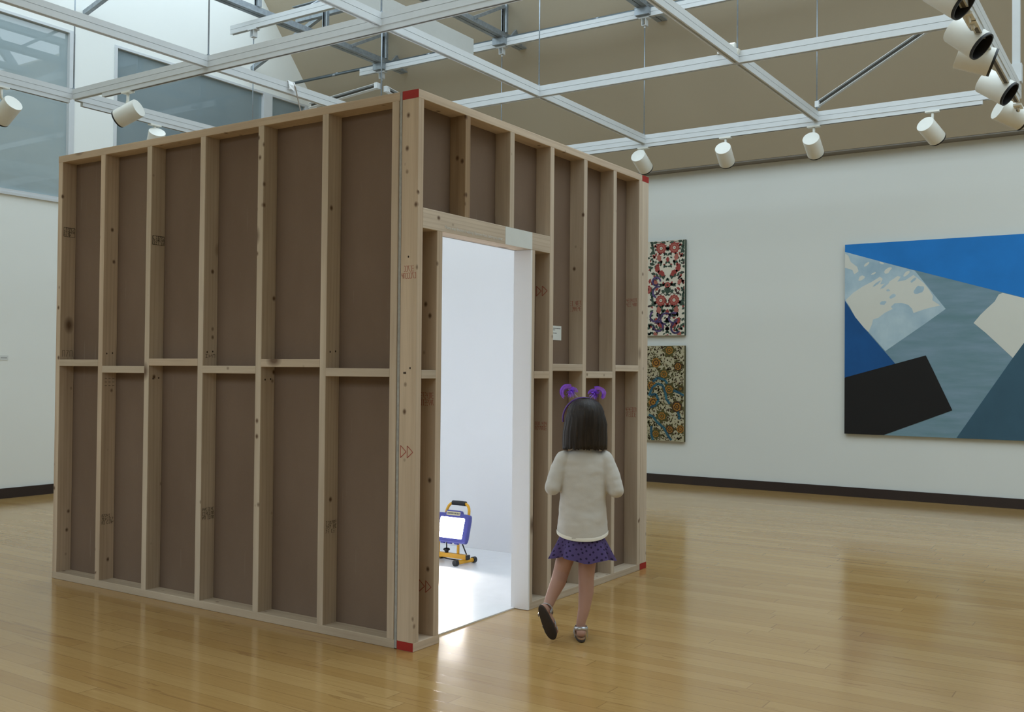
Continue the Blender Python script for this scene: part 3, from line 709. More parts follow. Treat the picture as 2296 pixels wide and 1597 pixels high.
G3 = 'spotlights on the near track at the right'
bd = NY+w2; TBN = NZ-TH
for (lab, back, front_, away, apx) in (('nearest white spotlight on the right-hand track, its front cut by the top edge', (2092, -30), (2152, 6), -.42, (2172, 2)),
    ('white spotlight on the right-hand track showing its black front, large and near', (2139, 64), (2196, 101), -.42, (2180, 18)),
    ('white spotlight seen side on below the large one of the right-hand track', (2147, 121), (2224, 140), -.02, (2210, 60)),
    ('white spotlight on the right-hand track with black front, just above the mitred beam', (2205, 180), (2263, 211), -.36, (2266, 135)),
    ('white spotlight at the right edge of the photo showing its pale back', (2238, 243), (2300, 272), .34, (2283, 205))):
    x = hit(apx, 1, bd).x
    dia = .136
    spotlight(lab, G3, back, (front_[0]-back[0], front_[1]-back[1]), away, (x, bd, TBN), 1, bd+.06, dia, .172)
# ------------------------------------------------------------------ paintings
PT = .04
XF = WX-PT
def wp(q, off=0): p = hit(q, 0, XF); return V((XF-off, p.y, p.z))
cr = lambda x, y: (1880+x/3.327, 520+y/3.327)
def paint(name, c, var=.07, sc=(1.5, 1.5, 1.5), c2=None):
    t = NT(name); co = t.coord(); n = t.noise(t.mapping(co, sc), 2, 5)
    a = tuple(x*(1-var) for x in c[:3])+(1,); b_ = c2 or tuple(min(1, x*(1+var)) for x in c[:3])+(1,)
    t.set(t.ramp(n, [(.32, a), (.68, b_)]), .65, 0, .3); return t.mat
big = thing('abstract_painting', 'large abstract painting of blue, white and black angular shapes on the right wall', 'painting', (XF, -.9, 1.5))
ytop, ybot = 2.387, .594
PL, PR = wp((1894.5, 600)).y, -2.35
PMATS = [paint('teal_water_paint', srgb(112, 146, 156), .12, (1, 1.2, 7), srgb(126, 152, 170)), paint('cobalt_paint', srgb(30, 122, 202), .08), paint('pale_cloud_paint', srgb(158, 186, 204), .08, (2, 2, 2), srgb(182, 204, 214)), paint('off_white_paint', srgb(210, 212, 204), .02),
         paint('navy_paint', srgb(22, 82, 142), .14), paint('black_paint', srgb(25, 24, 24), .05), paint('dark_teal_paint', srgb(58, 90, 108), .08)]
b = MB(); b.box((XF, PR, ybot), (WX-.0005, PL, ytop), 0)
canvas = b.build('canvas', PMATS, big)
b = MB()
def shape(pts, mi, lay):
    q = [wp(cr(*p), .0004*lay) for p in pts]
    for w in q: w.y = max(PR+.0005, min(PL-.0005, w.y)); w.z = max(ybot+.0005, min(ytop-.0005, w.z))
    b.poly(q, mi)
def blob(cx, cy, rx, ry, ang, mi, lay, n=14, seed=0):
    rg = random.Random(seed); pts = []
    for k in range(n):
        a = 2*math.pi*k/n; r = 1+rg.uniform(-.16, .16); x, y = rx*r*math.cos(a), ry*r*math.sin(a); t = math.radians(ang)
        pts.append((cx+x*math.cos(t)-y*math.sin(t), cy+x*math.sin(t)+y*math.cos(t)))
    shape(pts, mi, lay)
shape([(30, 155), (44, 155), (1384, 492), (2300, 720), (2300, -60), (30, 60)], 1, 1)
shape([(30, 151), (570, 290), (690, 440), (800, 575), (640, 690), (480, 800), (350, 890), (200, 720), (50, 515), (30, 515)], 2, 2)
shape([(55, 508), (110, 455), (180, 408), (250, 372), (310, 335), (330, 350), (312, 392), (360, 385), (440, 330), (465, 335), (440, 372), (500, 360), (560, 322), (590, 345), (640, 385), (675, 430), (705, 478), (700, 510), (760, 550), (700, 562), (640, 578), (560, 606), (548, 572), (520, 545), (470, 530), (420, 533), (390, 560), (405, 575), (345, 605), (300, 640), (258, 655), (250, 690), (225, 748), (190, 715), (125, 635)], 3, 3)
shape([(46, 160), (75, 180), (92, 225), (140, 262), (150, 295), (118, 318), (104, 285), (46, 268)], 3, 3)
for i, (cx, cy, rx, ry, an) in enumerate(((210, 243, 24, 9, -40), (172, 345, 27, 15, -35), (368, 288, 32, 16, -40), (262, 311, 20, 6, -25), (510, 310, 30, 13, -42), (322, 232, 18, 7, 20))): blob(cx, cy, rx, ry, an, 3, 3, seed=i)
for i, (cx, cy, rx, ry, an) in enumerate(((600, 432, 40, 26, -30), (404, 480, 26, 14, -30), (333, 531, 24, 14, -15), (370, 436, 14, 9, 0), (285, 388, 36, 7, -38), (345, 400, 40, 9, -40), (560, 360, 28, 9, -38))): blob(cx, cy, rx, ry, an, 2, 4, seed=20+i)
shape([(30, 490), (50, 515), (125, 637), (200, 727), (425, 985), (400, 1010), (55, 1100), (30, 1100)], 4, 5)
shape([(1225, 455), (1384, 494), (1560, 560), (1700, 640), (1300, 940), (1100, 755), (1008, 680), (1060, 618), (1110, 570), (1165, 520), (1195, 468)], 3, 3)
shape([(885, 1532), (880, 1700), (2300, 1700), (2300, 420), (1700, 400), (1300, 942)], 6, 5)
shape([(30, 1091), (55, 1085), (652, 922), (700, 1020), (850, 1332), (600, 1422), (340, 1515), (300, 1540), (30, 1540)], 5, 6)
b.build('painted_shape', PMATS, canvas)
# two patterned fabric panels
FM1 = [paint('cream_cloth', srgb(206, 200, 184), .03), paint('brick_red_print', srgb(146, 62, 56), .12, (9, 9, 9)), paint('dark_green_print', srgb(56, 74, 62), .15, (9, 9, 9)), paint('pink_print', srgb(164, 98, 86), .1), paint('dark_print', srgb(58, 40, 40), .1), paint('violet_ribbon', srgb(110, 92, 148), .3, (8, 8, 8), srgb(40, 34, 54))]
FM2 = [paint('beige_cloth', srgb(170, 163, 136), .05, (20, 20, 20)), paint('ochre_print', srgb(150, 104, 40), .18, (12, 12, 12)), paint('olive_print', srgb(76, 72, 36), .18, (12, 12, 12)), paint('tan_print', srgb(142, 128, 96), .1), paint('brown_print', srgb(62, 44, 26), .15), paint('blue_ribbon', srgb(62, 120, 134), .25, (8, 8, 8), srgb(32, 62, 84))]
def fabric_panel(label, zb, zt, yr, width, mats, seed, symmetric):
    root = thing('fabric_panel', label, 'wall panel', (XF, yr+width/2, zb), 'patterned fabric panels')
    b = MB(); b.box((XF, yr, zb), (WX-.0005, yr+width, zt)); cv = b.build('stretched_cloth', mats, root)
    for p in cv.data.polygons:
        if abs(p.normal.x) < .5: p.material_index = 2
    rg = random.Random(seed); b = MB(); hh = zt-zb; lay = [0]
    def P(u, v, l):  # u from the left edge as seen, v up
        return V((XF-.0003-.0002*l, yr+width-min(max(u, .003), width-.003), zb+min(max(v, .003), hh-.003)))
    def flower(u, v, r, m1, m2, m3, pet=9):
        for (rr, m, l, off) in ((1, m1, 3, 0), (.72, m2, 4, .3), (.5, m1, 5, 0), (.3, m3, 6, .2)):
            pts = []
            for k in range(pet*4):
                a = 2*math.pi*k/(pet*4); q = r*rr*(1-.16*(.5+.5*math.cos(pet*a+off*6))); pts.append(P(u+q*math.cos(a), v+q*math.sin(a), l))
            b.poly(pts, m)
    def leaf(u, v, L, w, ang, m, l=1, jag=0):
        pts = []
        for sd in (1, -1):
            for k in range(7):
                t = k/7 if sd == 1 else 1-k/7; q = w*math.sin(math.pi*min(max(t, .02), .98))*(1+jag*((k % 2)-.5)); x, y = t*L, sd*q
                pts.append(P(u+x*math.cos(ang)-y*math.sin(ang), v+x*math.sin(ang)+y*math.cos(ang), l))
        b.poly(pts, m)
    def stripe(pts, w, m, l):
        for (a, c) in zip(pts, pts[1:]):
            dx, dy = c[0]-a[0], c[1]-a[1]; q = math.hypot(dx, dy) or 1; nx, ny = -dy/q*w/2, dx/q*w/2
            b.poly([P(a[0]+nx, a[1]+ny, l), P(c[0]+nx, c[1]+ny, l), P(c[0]-nx, c[1]-ny, l), P(a[0]-nx, a[1]-ny, l)], m)
    return root, cv, b, P, flower, leaf, stripe, rg, hh
def mirror(uc, f):
    for s in (1, -1): f(s)
yr1 = hit((1535.5, 640), 0, XF).y; z1t, z1b = hit((1533, 537), 0, XF).z, hit((1533, 752), 0, XF).z
z2t, z2b = hit((1533, 775), 0, XF).z, hit((1532, 991), 0, XF).z; PWD = .46
root, cv, b, P, flower, leaf, stripe, rg, hh = fabric_panel('upper patterned panel of red flowers and green leaves on cream cloth', z1b, z1t, yr1, PWD, FM1, 3, True)
uc = PWD-.195
for v0 in (-.22, .33, .88):
    for s in (1, -1):
        U = lambda q: uc+s*q
        flower(U(.075), v0+.04, .062, 1, 3, 0, 10); flower(U(.075), v0+.04, .02, 0, 1, 4, 5)
        flower(U(.23), v0+.16, .05, 1, 3, 4, 9)
        for k in range(6): leaf(U(.14+.012*k), v0-.02+.03*k, .06, .014, math.pi/2-s*(.9-.25*k), 2, 1, .5)
        leaf(U(.03), v0+.30, .10, .030, math.pi/2-s*1.0, 1, 2, .3); leaf(U(.10), v0+.33, .09, .028, math.pi/2-s*.4, 1, 2, .3)
        for k in range(5): leaf(U(.02+.03*k), v0+.24+.018*k, .045, .012, math.pi/2+s*(.6-.4*k), 2, 3, .5)
        leaf(U(.09), v0-.10, .085, .026, math.pi/2-s*.2, 3, 2, .4); leaf(U(.115), v0+.20, .07, .022, math.pi/2-s*.6, 3, 2, .4)
        for k in range(7): leaf(U(.16), v0-.16+.05*k, .05, .012, (0 if s == 1 else math.pi)+.5*math.sin(k), 2, 2, .6)
        stripe([(U(.02), v0+.09), (U(.05), v0+.12), (U(.09), v0+.10), (U(.14), v0+.14)], .007, 4, 2)
    for q in range(95):
        uu, vv, aa, ll, mm = rg.uniform(0, .2), v0+rg.uniform(-.25, .31), rg.uniform(0, 6.3), rg.uniform(.03, .06), rg.choice((2, 2, 2, 1, 4))
        leaf(uc+uu, vv, ll, ll*.26, aa, mm, 0, .5); leaf(uc-uu, vv, ll, ll*.26, math.pi-aa, mm, 0, .5)
    leaf(uc, v0+.10, .09, .035, math.pi/2, 2, 3, .5); flower(uc, v0+.20, .035, 1, 3, 2, 7); leaf(uc, v0-.05, .06, .02, -math.pi/2, 1, 3, .4)
    leaf(uc-.03, v0+.12, .05, .018, math.pi*.8, 2, 4, .5); leaf(uc+.03, v0+.12, .05, .018, math.pi*.2, 2, 4, .5)
def curl(u, v, r, turns, ph): return [(u+r*(1-.3*k/24)*math.cos(ph+turns*2*math.pi*k/24), v+r*(1-.3*k/24)*math.sin(ph+turns*2*math.pi*k/24)) for k in range(25)]
for (u, v, r, tn, ph) in ((uc-.13, .57, .05, .9, 0), (uc-.11, .45, .07, .5, 1.2), (uc-.14, .2, .06, .8, 2), (uc-.02, .17, .07, .7, .4), (uc+.07, .18, .06, .8, 1), (uc-.10, .10, .06, .9, 3), (uc+.10, .07, .06, .6, 2)):
    stripe(curl(u, v, r, tn, ph), .02, 5, 9)
o = b.build('printed_pattern', FM1, cv)
root, cv, b, P, flower, leaf, stripe, rg, hh = fabric_panel('lower patterned panel of ochre flowers with blue ribbons on beige cloth', z2b, z2t, yr1, PWD, FM2, 9, False)
for k in range(1300):
    leaf(rg.uniform(0, PWD), rg.uniform(0, hh), rg.uniform(.015, .034), rg.uniform(.004, .008), rg.uniform(0, 6.3), rg.choice((3, 2, 4, 2, 4)), 1, .4)
ul = PWD-.40
for (u, v, r, a, c) in ((.08, .82, .062, 1, 4), (.17, .70, .066, 2, 1), (.23, .95, .07, 2, 1), (.33, .78, .06, 4, 1), (.03, .58, .055, 1, 4), (.23, .54, .075, 2, 1), (.05, .40, .065, 1, 4), (.32, .36, .075, 4, 1), (.15, .26, .07, 2, 1), (.36, .55, .05, 2, 4), (.24, .12, .06, 4, 1), (.08, .07, .06, 2, 1), (.36, .13, .05, 1, 4)):
    for q in range(6): leaf(ul+u, v, r*1.25, r*.3, q*1.05+u*9, 2, 2, .5)
    flower(ul+u, v, r*.86, a, c, 1, 7); flower(ul+u, v, r*.35, 1, 4, 1, 6)
for pts in ([(0, .47), (.04, .56), (.10, .60), (.16, .58), (.19, .50), (.20, .44), (.24, .39)], [(0, .27), (.05, .25), (.10, .19), (.17, .14), (.22, .06), (.26, .01)], [(.04, .62), (.10, .66), (.18, .64), (.21, .60)], [(.02, .35), (.08, .37), (.11, .43), (.08, .49), (.02, .48)], [(.28, .53), (.34, .51), (.40, .48)], [(.33, .31), (.35, .26), (.34, .23)], [(.03, .15), (.03, .06), (.05, 0)]):
    stripe([(ul+x, y) for x, y in pts], .026, 5, 9)
b.build('printed_pattern', FM2, cv)
# ------------------------------------------------------------------ work light in the booth
M['wl_yellow'] = plain('yellow_enamel_tube', srgb(226, 168, 40), .4)
M['wl_blue'] = plain('blue_violet_lamp_housing', srgb(72, 74, 150), .4)
t = NT('lit_work_light_glass'); t.b.inputs['Emission Color'].default_value = (1, .95, .88, 1); t.b.inputs['Emission Strength'].default_value = WORKLIGHT_STRENGTH; t.set((.9, .9, .9, 1), .3); M['wl_lit'] = t.mat
bc = V((1.612, 1.03, .006)); hl = .135
wlr = thing('work_light', 'lit blue and yellow portable work light standing on the white booth floor', 'work light', tuple(bc))
def rtube(name, pts, r, mat, par=wlr, n=12): b = MB(); b.tube(pts, r, n); return smooth_by_angle(b.build(name, mat, par))
b = MB(); b.box((bc.x-.013, bc.y-hl, bc.z+.030), (bc.x+.013, bc.y+hl, bc.z+.056)); b.build('base_bar', M['wl_yellow'], wlr)
for s in (-1, 1):
    b = MB(); b.box((bc.x-.0135, bc.y+s*hl, bc.z+.0295), (bc.x+.0135, bc.y+s*(hl+.014), bc.z+.0565)); b.build('bar_end_cap', M['black'], wlr)
    f = rtube('foot_tube', [(bc.x-.075, bc.y+s*(hl-.014)+.01, bc.z+.018), (bc.x+.075, bc.y+s*(hl-.014)-.01, bc.z+.018)], .0125, M['wl_yellow'])
    for e in (-1, 1): rtube('foot_cap', [(bc.x+e*.065, bc.y+s*(hl-.014)-e*.009, bc.z+.018), (bc.x+e*.088, bc.y+s*(hl-.014)-e*.012, bc.z+.018)], .0178, M['black'], f)
for s in (-1, 1):
    rtube('upright', [(bc.x+.01, bc.y+s*.073+.01, bc.z+.05), (bc.x+.012, bc.y+s*.073+.01, bc.z+.17)], .0085, M['wl_yellow'])
rtube('tilt_rod', [(bc.x, bc.y+.015, bc.z+.056), (bc.x, bc.y+.015, bc.z+.14)], .004, M['black'])
b = MB(); b.ellipsoid((bc.x, bc.y+.015, bc.z+.075), (.021, .021, .010)); b.ellipsoid((bc.x, bc.y+.015, bc.z+.062), (.012, .012, .010)); b.build('tilt_knob', M['black'], wlr, True)
hc = hit((1013.5, 1184), 0, 1.585)
tilt = math.radians(16)
hz = V((-math.cos(tilt), 0, math.sin(tilt))); hy = V((0, -1, 0)); hu = hz.cross(hy).normalized()
if hu.z < 0: hu = -hu
hy = hu.cross(hz).normalized()
MH = Matrix(((hy.x, hu.x, hz.x, hc.x), (hy.y, hu.y, hz.y, hc.y), (hy.z, hu.z, hz.z, hc.z), (0, 0, 0, 1)))
def rrect(w, h, r, n=5):
    pts = []
    for cx, cy, a0 in ((w/2-r, h/2-r, 0), (-w/2+r, h/2-r, 90), (-w/2+r, -h/2+r, 180), (w/2-r, -h/2+r, 270)):
        for k in range(n): a = math.radians(a0+90*k/(n-1)); pts.append((cx+r*math.cos(a), cy+r*math.sin(a)))
    return pts
FWd, FHt = .235, .172
R3 = lambda w, h, r, z, dy=0: [V((x, y+dy, z)) for x, y in rrect(w, h, r)]
b = MB(); b.rings([R3(.12, .09, .02, -.075), R3(.20, .145, .02, -.05), R3(FWd, FHt, .016, -.02), R3(FWd, FHt, .016, .006), R3(FWd-.012, FHt-.012, .012, .010), R3(.178, .122, .006, .010), R3(.174, .118, .006, -.004), R3(.15, .1, .006, -.006)])
b.add([V((x, y, z)) for z in (-.018, .0095) for x, y in ((-.062, FHt/2-.004), (.062, FHt/2-.004), (.048, FHt/2+.018), (-.048, FHt/2+.018))], [(0,1,2,3),(7,6,5,4),(0,4,5,1),(1,5,6,2),(2,6,7,3),(3,7,4,0)])
for x in (-.05, .0, .05): b.box((x-.012, -FHt/2-.008, -.012), (x+.012, -FHt/2+.004, .006))
head = smooth_by_angle(b.build('lamp_head', M['wl_blue'], wlr, M=MH), 30)
b = MB(); b.box((-.086, -.058, -.0035), (.086, .058, -.0005)); b.build('lit_glass', M['wl_lit'], wlr, M=MH)['label'] = 'glowing white lamp glass'
b = MB(); b.box((-.05, FHt/2-.012, .0103), (.05, FHt/2+.010, .0108)); lbp = b.build('name_plate', plain('cream_name_plate', srgb(206, 196, 160), .6), wlr, M=MH)
b = MB(); rg = random.Random(5); x = -.044
while x < .042: w = rg.uniform(.003, .006); b.box((x, FHt/2-.006, .0109), (x+w, FHt/2+.004, .0111)); x += w+.002
b.build('plate_lettering', M['ink'], lbp, M=MH)
hp = []
for k in range(17):
    a = math.pi*k/16; hp.append(MH @ V((-.085*math.copysign(abs(math.cos(a))**.55, -math.cos(a))*-1, FHt/2-.03+.10*math.sin(a)**.6, -.03)))
rtube('handle', hp, .0085, M['wl_yellow'])
gp = [MH @ V((x, FHt/2+.068-.10*x*x*4, -.03)) for x in (-.048, -.02, .02, .048)]
rtube('handle_grip', gp, .0145, M['black'])
rtube('cord', [(bc.x+.07, bc.y-.02, .20), (bc.x+.10, bc.y-.03, .10), (bc.x+.09, bc.y-.08, .02), (bc.x+.05, bc.y-.10, .012), (bc.x+.06, bc.y+.05, .012), (1.72, 1.2, .012)], .004, M['black'])
#GIRL_START
# ------------------------------------------------------------------ the girl, seen from behind, mid-stride
M['skin'] = plain('child_skin', srgb(178, 138, 122), .55, 0, .4, .04)
M['shirt'] = plain('white_cotton_shirt', srgb(202, 198, 192), .9, 0, .2, .03, 20, .15)
t = NT('purple_polka_dot_cotton'); uv = t.coord('UV'); vo = t.new('ShaderNodeTexVoronoi', feature='F1', voronoi_dimensions='2D'); vo.inputs['Scale'].default_value = 1; vo.inputs['Randomness'].default_value = .35
t.lk(t.mapping(uv, (34, 6.5, 1), (0, 0, 0), (0, 0, .5)), vo.inputs['Vector'])
t.set(t.mix(t.math('LESS_THAN', vo.outputs['Distance'], .21), srgb(84, 70, 114), srgb(44, 35, 66)), .85, 0, .2); M['skirt'] = t.mat
t = NT('dark_brown_hair'); co = t.coord(); st = t.noise(t.mapping(co, (150, 150, 7)), 1, 4)
t.set(t.ramp(st, [(.3, srgb(24, 19, 16)), (.55, srgb(36, 28, 23)), (.8, srgb(62, 49, 39))]), .5, 0, .35); t.bump(st, .5, .004); M['hair'] = t.mat
M['tinsel'] = plain('purple_metallic_tinsel', srgb(164, 104, 242), .25, .1, .9, .2, 60)
M['band'] = plain('purple_headband', srgb(96, 62, 140), .5)
M['silver'] = plain('silver_leather_strap', srgb(190, 190, 192), .3, .7)
M['sole'] = plain('dark_brown_rubber_sole', srgb(52, 42, 36), .8)
M['insole'] = plain('tan_footbed_edge', srgb(140, 104, 72), .7)
M['eye_white'] = plain('eye_white', srgb(235, 232, 226), .3)
M['lips'] = plain('pink_lips', srgb(190, 110, 104), .5)
fy = V((fwd.x, fwd.y, 0)).normalized(); fx = V((fy.y, -fy.x, 0))
gp_ = hit((1303, 1437), 2, 0.0); gp_ = gp_+fy*.035
GM = Matrix(((fx.x, fy.x, 0, gp_.x), (fx.y, fy.y, 0, gp_.y), (0, 0, 1, 0), (0, 0, 0, 1)))
girl = thing('person', 'small girl seen from behind in white top and purple dotted skirt, stepping toward the doorway', 'person', tuple(gp_))
def gbuild(b, name, mats, parent=girl, smooth=True):
    b.v = [GM @ p for p in b.v]; return b.build(name, mats, parent, smooth)
def remesh(o, vox, it=6, fac=.5):
    m = o.modifiers.new('r', 'REMESH'); m.mode = 'VOXEL'; m.voxel_size = vox
    s = o.modifiers.new('s', 'SMOOTH'); s.factor = fac; s.iterations = it
    return bake(o)
def oval(cx, cy, z, rx, ry, n=28): return [V((cx+rx*math.cos(2*math.pi*k/n), cy+ry*math.sin(2*math.pi*k/n), z)) for k in range(n)]
# --- feet frames: local x to the right, y heel to toe, z up from the sole
FR = Matrix(((1, 0, 0, .0), (0, 1, 0, -.042), (0, 0, 1, .014), (0, 0, 0, 1)))
dl = V((.052, .028, -.128)).normalized(); zl = V((.22, .92, .30)); zl = (zl-dl*zl.dot(dl)).normalized(); xl = dl.cross(zl)
heel = V((-.166, -.085, .138))
FL = Matrix(((xl.x, dl.x, zl.x, heel.x), (xl.y, dl.y, zl.y, heel.y), (xl.z, dl.z, zl.z, heel.z), (0, 0, 0, 1)))
def foot(b, F):
    f = lambda *p: F @ V(p)
    b.limb([f(0, .002, .022), f(0, .03, .024), f(.002, .075, .020), f(.004, .105, .014)], [.0205, .021, .022, .016], 16)
    for k, (x, y, r) in enumerate(((-.016, .125, .0088), (-.003, .127, .0072), (.007, .124, .0066), (.0155, .118, .0062), (.023, .110, .0058))):
        x = -x if F is FR else x
        b.limb([f(x*.8, y-.03, .012), f(x, y, .009)], [r*1.1, r], 8)
b = MB()
# legs
b.limb([(.040, .0, .47), (.028, .004, .36), (.023, .008, .265), (.0225, .002, .20), (.013, -.012, .13), (.0, -.018, .075), (0, -.014, .04)], [.052, .041, .0345, .0330, .0255, .0205, .021], 18)
kn = V((-.083, .035, .283)); an = FL @ V((0, .018, .052))
b.limb([(-.042, 0, .47), (-.060, .018, .37), kn, kn.lerp(an, .30)+V((.004, -.006, 0)), kn.lerp(an, .68), an, FL @ V((0, .012, .025))], [.052, .042, .0355, .0335, .0255, .0205, .021], 18)
foot(b, FR); foot(b, FL)
# trunk, neck, head
rows = [(.43, .005, .088, .070), (.48, .005, .094, .072), (.55, .006, .086, .066), (.62, .008, .086, .064), (.70, .009, .092, .062), (.765, .010, .092, .054), (.795, .010, .072, .044), (.815, .010, .040, .034)]
b.rings([oval(cx, .0, z, rx, ry) for z, cx, rx, ry in rows])
b.limb([(.010, .0, .80), (.011, .006, .87)], [.034, .033], 16)
HC = V((.012, .018, .945))
b.ellipsoid(HC, (.070, .082, .088)); b.ellipsoid(HC+V((0, .040, -.045)), (.050, .046, .050)); b.ellipsoid(HC+V((0, .066, -.078)), (.022, .020, .018))
b.limb([HC+V((0, .082, -.008)), HC+V((0, .094, -.028))], [.007, .010], 10)
for s in (-1, 1):
    b.ellipsoid(HC+V((s*.071, .008, -.02)), (.008, .016, .022)); b.ellipsoid(HC+V((s*.03, .062, -.045)), (.022, .02, .02))
# arms: elbows out and back, forearms brought forward, hands held in front
def hand(b, wr, d, n, s):
    d = V(d).normalized(); n = V(n); n = (n-d*n.dot(d)).normalized(); x = d.cross(n)*s   # x toward the thumb
    b.limb([wr, wr+d*.022, wr+d*.040], [.0155, .021, .020], 14, 0, .55, n)
    for off, L in ((.0135, .034), (.0045, .038), (-.0045, .035), (-.0130, .028)):
        p = wr+d*.048+x*off; q = p+d*L*.45-n*.004; r = q+d*L*.30-n*.011; e = r+d*L*.10-n*.012
        b.limb([p-d*.01, p, q, r, e], [.0058, .0057, .0053, .0049, .0044], 8)
    p = wr+d*.016+x*.016; b.limb([p, p+x*.014+d*.014-n*.004, p+x*.015+d*.030-n*.010], [.0075, .0062, .0052], 8)
ELB = {-1: V((-.128, -.028, .652)), 1: V((.146, -.030, .643))}
SHO = {-1: V((-.078, .0, .775)), 1: V((.098, .0, .775))}
WRI = {-1: V((-.078, .098, .672)), 1: V((.098, .098, .664))}
for s in (-1, 1):
    b.limb([SHO[s], SHO[s].lerp(ELB[s], .5)+V((s*.004, 0, 0)), ELB[s]], [.030, .0265, .0235], 14)
    b.limb([ELB[s], ELB[s].lerp(WRI[s], .45), WRI[s]], [.0235, .0225, .0165], 14)
    hand(b, WRI[s], (-s*.55, .8, .12), (0, .1, 1), -s)
body = gbuild(b, 'body', M['skin']); remesh(body, .0034, 5, .5)
for s in (-1, 1):
    e = MB(); e.ellipsoid(HC+V((s*.026, .0715, -.004)), (.0095, .008, .0062), 14, 10); eo = gbuild(e, 'eye', M['eye_white'])
    e = MB(); e.ellipsoid(HC+V((s*.026, .0782, -.004)), (.0046, .002, .0048), 12, 8); gbuild(e, 'iris', M['hair'], eo)
e = MB(); e.ellipsoid(HC+V((0, .0855, -.052)), (.016, .006, .0045), 14, 8); gbuild(e, 'mouth', M['lips'])
# --- shirt: tunic body with set-in sleeves, remeshed into one cloth surface
b = MB(); RW = []
for z, cx, rx, ry in ((.447, .0045, .111, .089), (.468, .0045, .110, .088), (.50, .004, .107, .086), (.55, .005, .103, .080), (.60, .006, .100, .075), (.66, .008, .0995, .071), (.72, .010, .101, .067), (.77, .011, .100, .058), (.795, .011, .084, .049), (.812, .011, .056, .042), (.822, .011, .044, .038)):
    n = 64; ring = []
    for k in range(n):
        a = 2*math.pi*k/n; u, v = math.cos(a), math.sin(a)
        q = 1+.010*math.sin(3*a+z*40)*(1 if z < .62 else .3)+.008*math.sin(5*a-z*25)
        zz = z-(.012*max(0, -v) if z < .455 else 0)+(.010*abs(u)**3 if z < .455 else 0)
        ring.append(V((cx+rx*q*u, ry*q*v, zz)))
    RW.append(ring)
b.rings(RW)
for s in (-1, 1):
    S_, E_, W_ = SHO[s], ELB[s], WRI[s]; pts = []; rs = []
    for k in range(11): t_ = k/10; pts.append(S_.lerp(E_, t_)+V((s*.005*math.sin(t_*3.1), 0, 0))); rs.append(.037-.004*t_+.0007*math.sin(t_*23+s))
    b.limb(pts, rs, 18)
    pts = []; rs = []
    for k in range(9): t_ = k/8; pts.append(E_.lerp(W_, t_*.86)); rs.append(.0335-.008*t_+.0010*math.sin(t_*24))
    b.limb(pts, rs, 18)
shirt = gbuild(b, 'shirt', M['shirt']); remesh(shirt, .0042, 4, .5)
from mathutils import noise as mnoise
for v in shirt.data.vertices:
    w = GM.inverted() @ v.co; d = mnoise.noise(w*V((16, 16, 26)).length*.0 + V((w.x*14, w.y*14, w.z*22)))+.5*mnoise.noise(V((w.x*34, w.y*34, w.z*50)))
    v.co += v.normal*d*.0021
b = MB(); ring0 = RW[0]; rg_ = []
for dz, k in ((-.0035, 1.004), (.010, 1.012), (.0115, 1.0)):
    rg_.append([V(((p.x-.0045)*k+.0045, p.y*k, p.z+dz)) for p in ring0])
b.rings(rg_, caps=False); gbuild(b, 'hem_band', plain('shirt_hem_fold', srgb(234, 230, 220), .9), shirt)
# --- skirt with soft pleats, dotted
b = MB(); n = 120; R_ = []
for j in range(9):
    t_ = j/8; z = .475-.125*t_; ring = []
    for k in range(n):
        a = 2*math.pi*k/n; pl = .9*math.sin(a*6+.9)+.6*math.sin(a*9+1.9)
        tt = max(0, (t_-.22)/.78); rx = .091+.041*tt**.8; ry = .071+.037*tt**.8; q = 1+.125*tt*pl
        zz = z-.010*t_*math.sin(a*4+1.1)+.006*t_*math.cos(a)*(-1)
        ring.append(V((.002+rx*q*math.cos(a), ry*q*math.sin(a), zz)))
    R_.append(ring)
b.rings(R_, caps=False); b.rings([[V((.002+(p.x-.002)*.975, p.y*.97, p.z+.0005)) for p in r] for r in R_[::-1]], caps=False)
sk = gbuild(b, 'skirt', M['skirt']); uvl = sk.data.uv_layers.new(name='UVMap')
for p in sk.data.polygons:
    ks = [(vi % n) for vi in p.vertices]; wrap = max(ks)-min(ks) > n/2
    for li, vi in zip(p.loop_indices, p.vertices):
        k = vi % n; j = (vi//n) % 9; kk = k+n if wrap and k < n/2 else k
        uvl.data[li].uv = (kk/n, j/8*1.0)
# --- hair: bob falling to the shoulders, open at the face
b = MB(); nh = 90; HR = []
prof = [(1.036, .020, .022), (1.031, .040, .045), (1.020, .058, .066), (1.004, .070, .080), (.982, .080, .089), (.955, .0865, .092), (.925, .091, .091), (.895, .0935, .088), (.865, .095, .084), (.840, .095, .081), (.822, .094, .078)]
rgh = random.Random(8); jag = [rgh.uniform(-.008, .004) for _ in range(nh+1)]
def hair_rings(scale, last):
    out = []
    for i, (z, rx, ry) in enumerate(prof):
        ring = []; op = 0 if z > .985 else min(1, (.985-z)/.02); half = math.pi-op*math.radians(52)
        for k in range(nh+1):
            a = -half+2*half*k/nh         # 0 = back of the head
            st_ = 1+.012*math.sin(a*23)+.008*math.sin(a*41+z*9)
            bulge = 1+.05*math.exp(-((a-1.15)/.35)**2)*(1 if z < .94 else 0)
            x = .014+rx*st_*scale*math.sin(a)*bulge-(.003 if z < .9 else 0); y = .006-ry*st_*scale*math.cos(a)
            zz = z+(jag[k] if i == len(prof)-1 else 0)+.004*scale*(z-.93)*math.sin(a*3)
            ring.append(V((x, y, zz)))
        out.append(ring)
    return out
o_, i_ = hair_rings(1, 0), hair_rings(.90, 0)
b.rings(o_, closed=False, caps=False); b.rings(i_[::-1], closed=False, caps=False)
no = len(prof)*(nh+1); fs = []
for k in range(nh): fs.append(((len(prof)-1)*(nh+1)+k, (len(prof)-1)*(nh+1)+k+1, no+k+1, no+k))
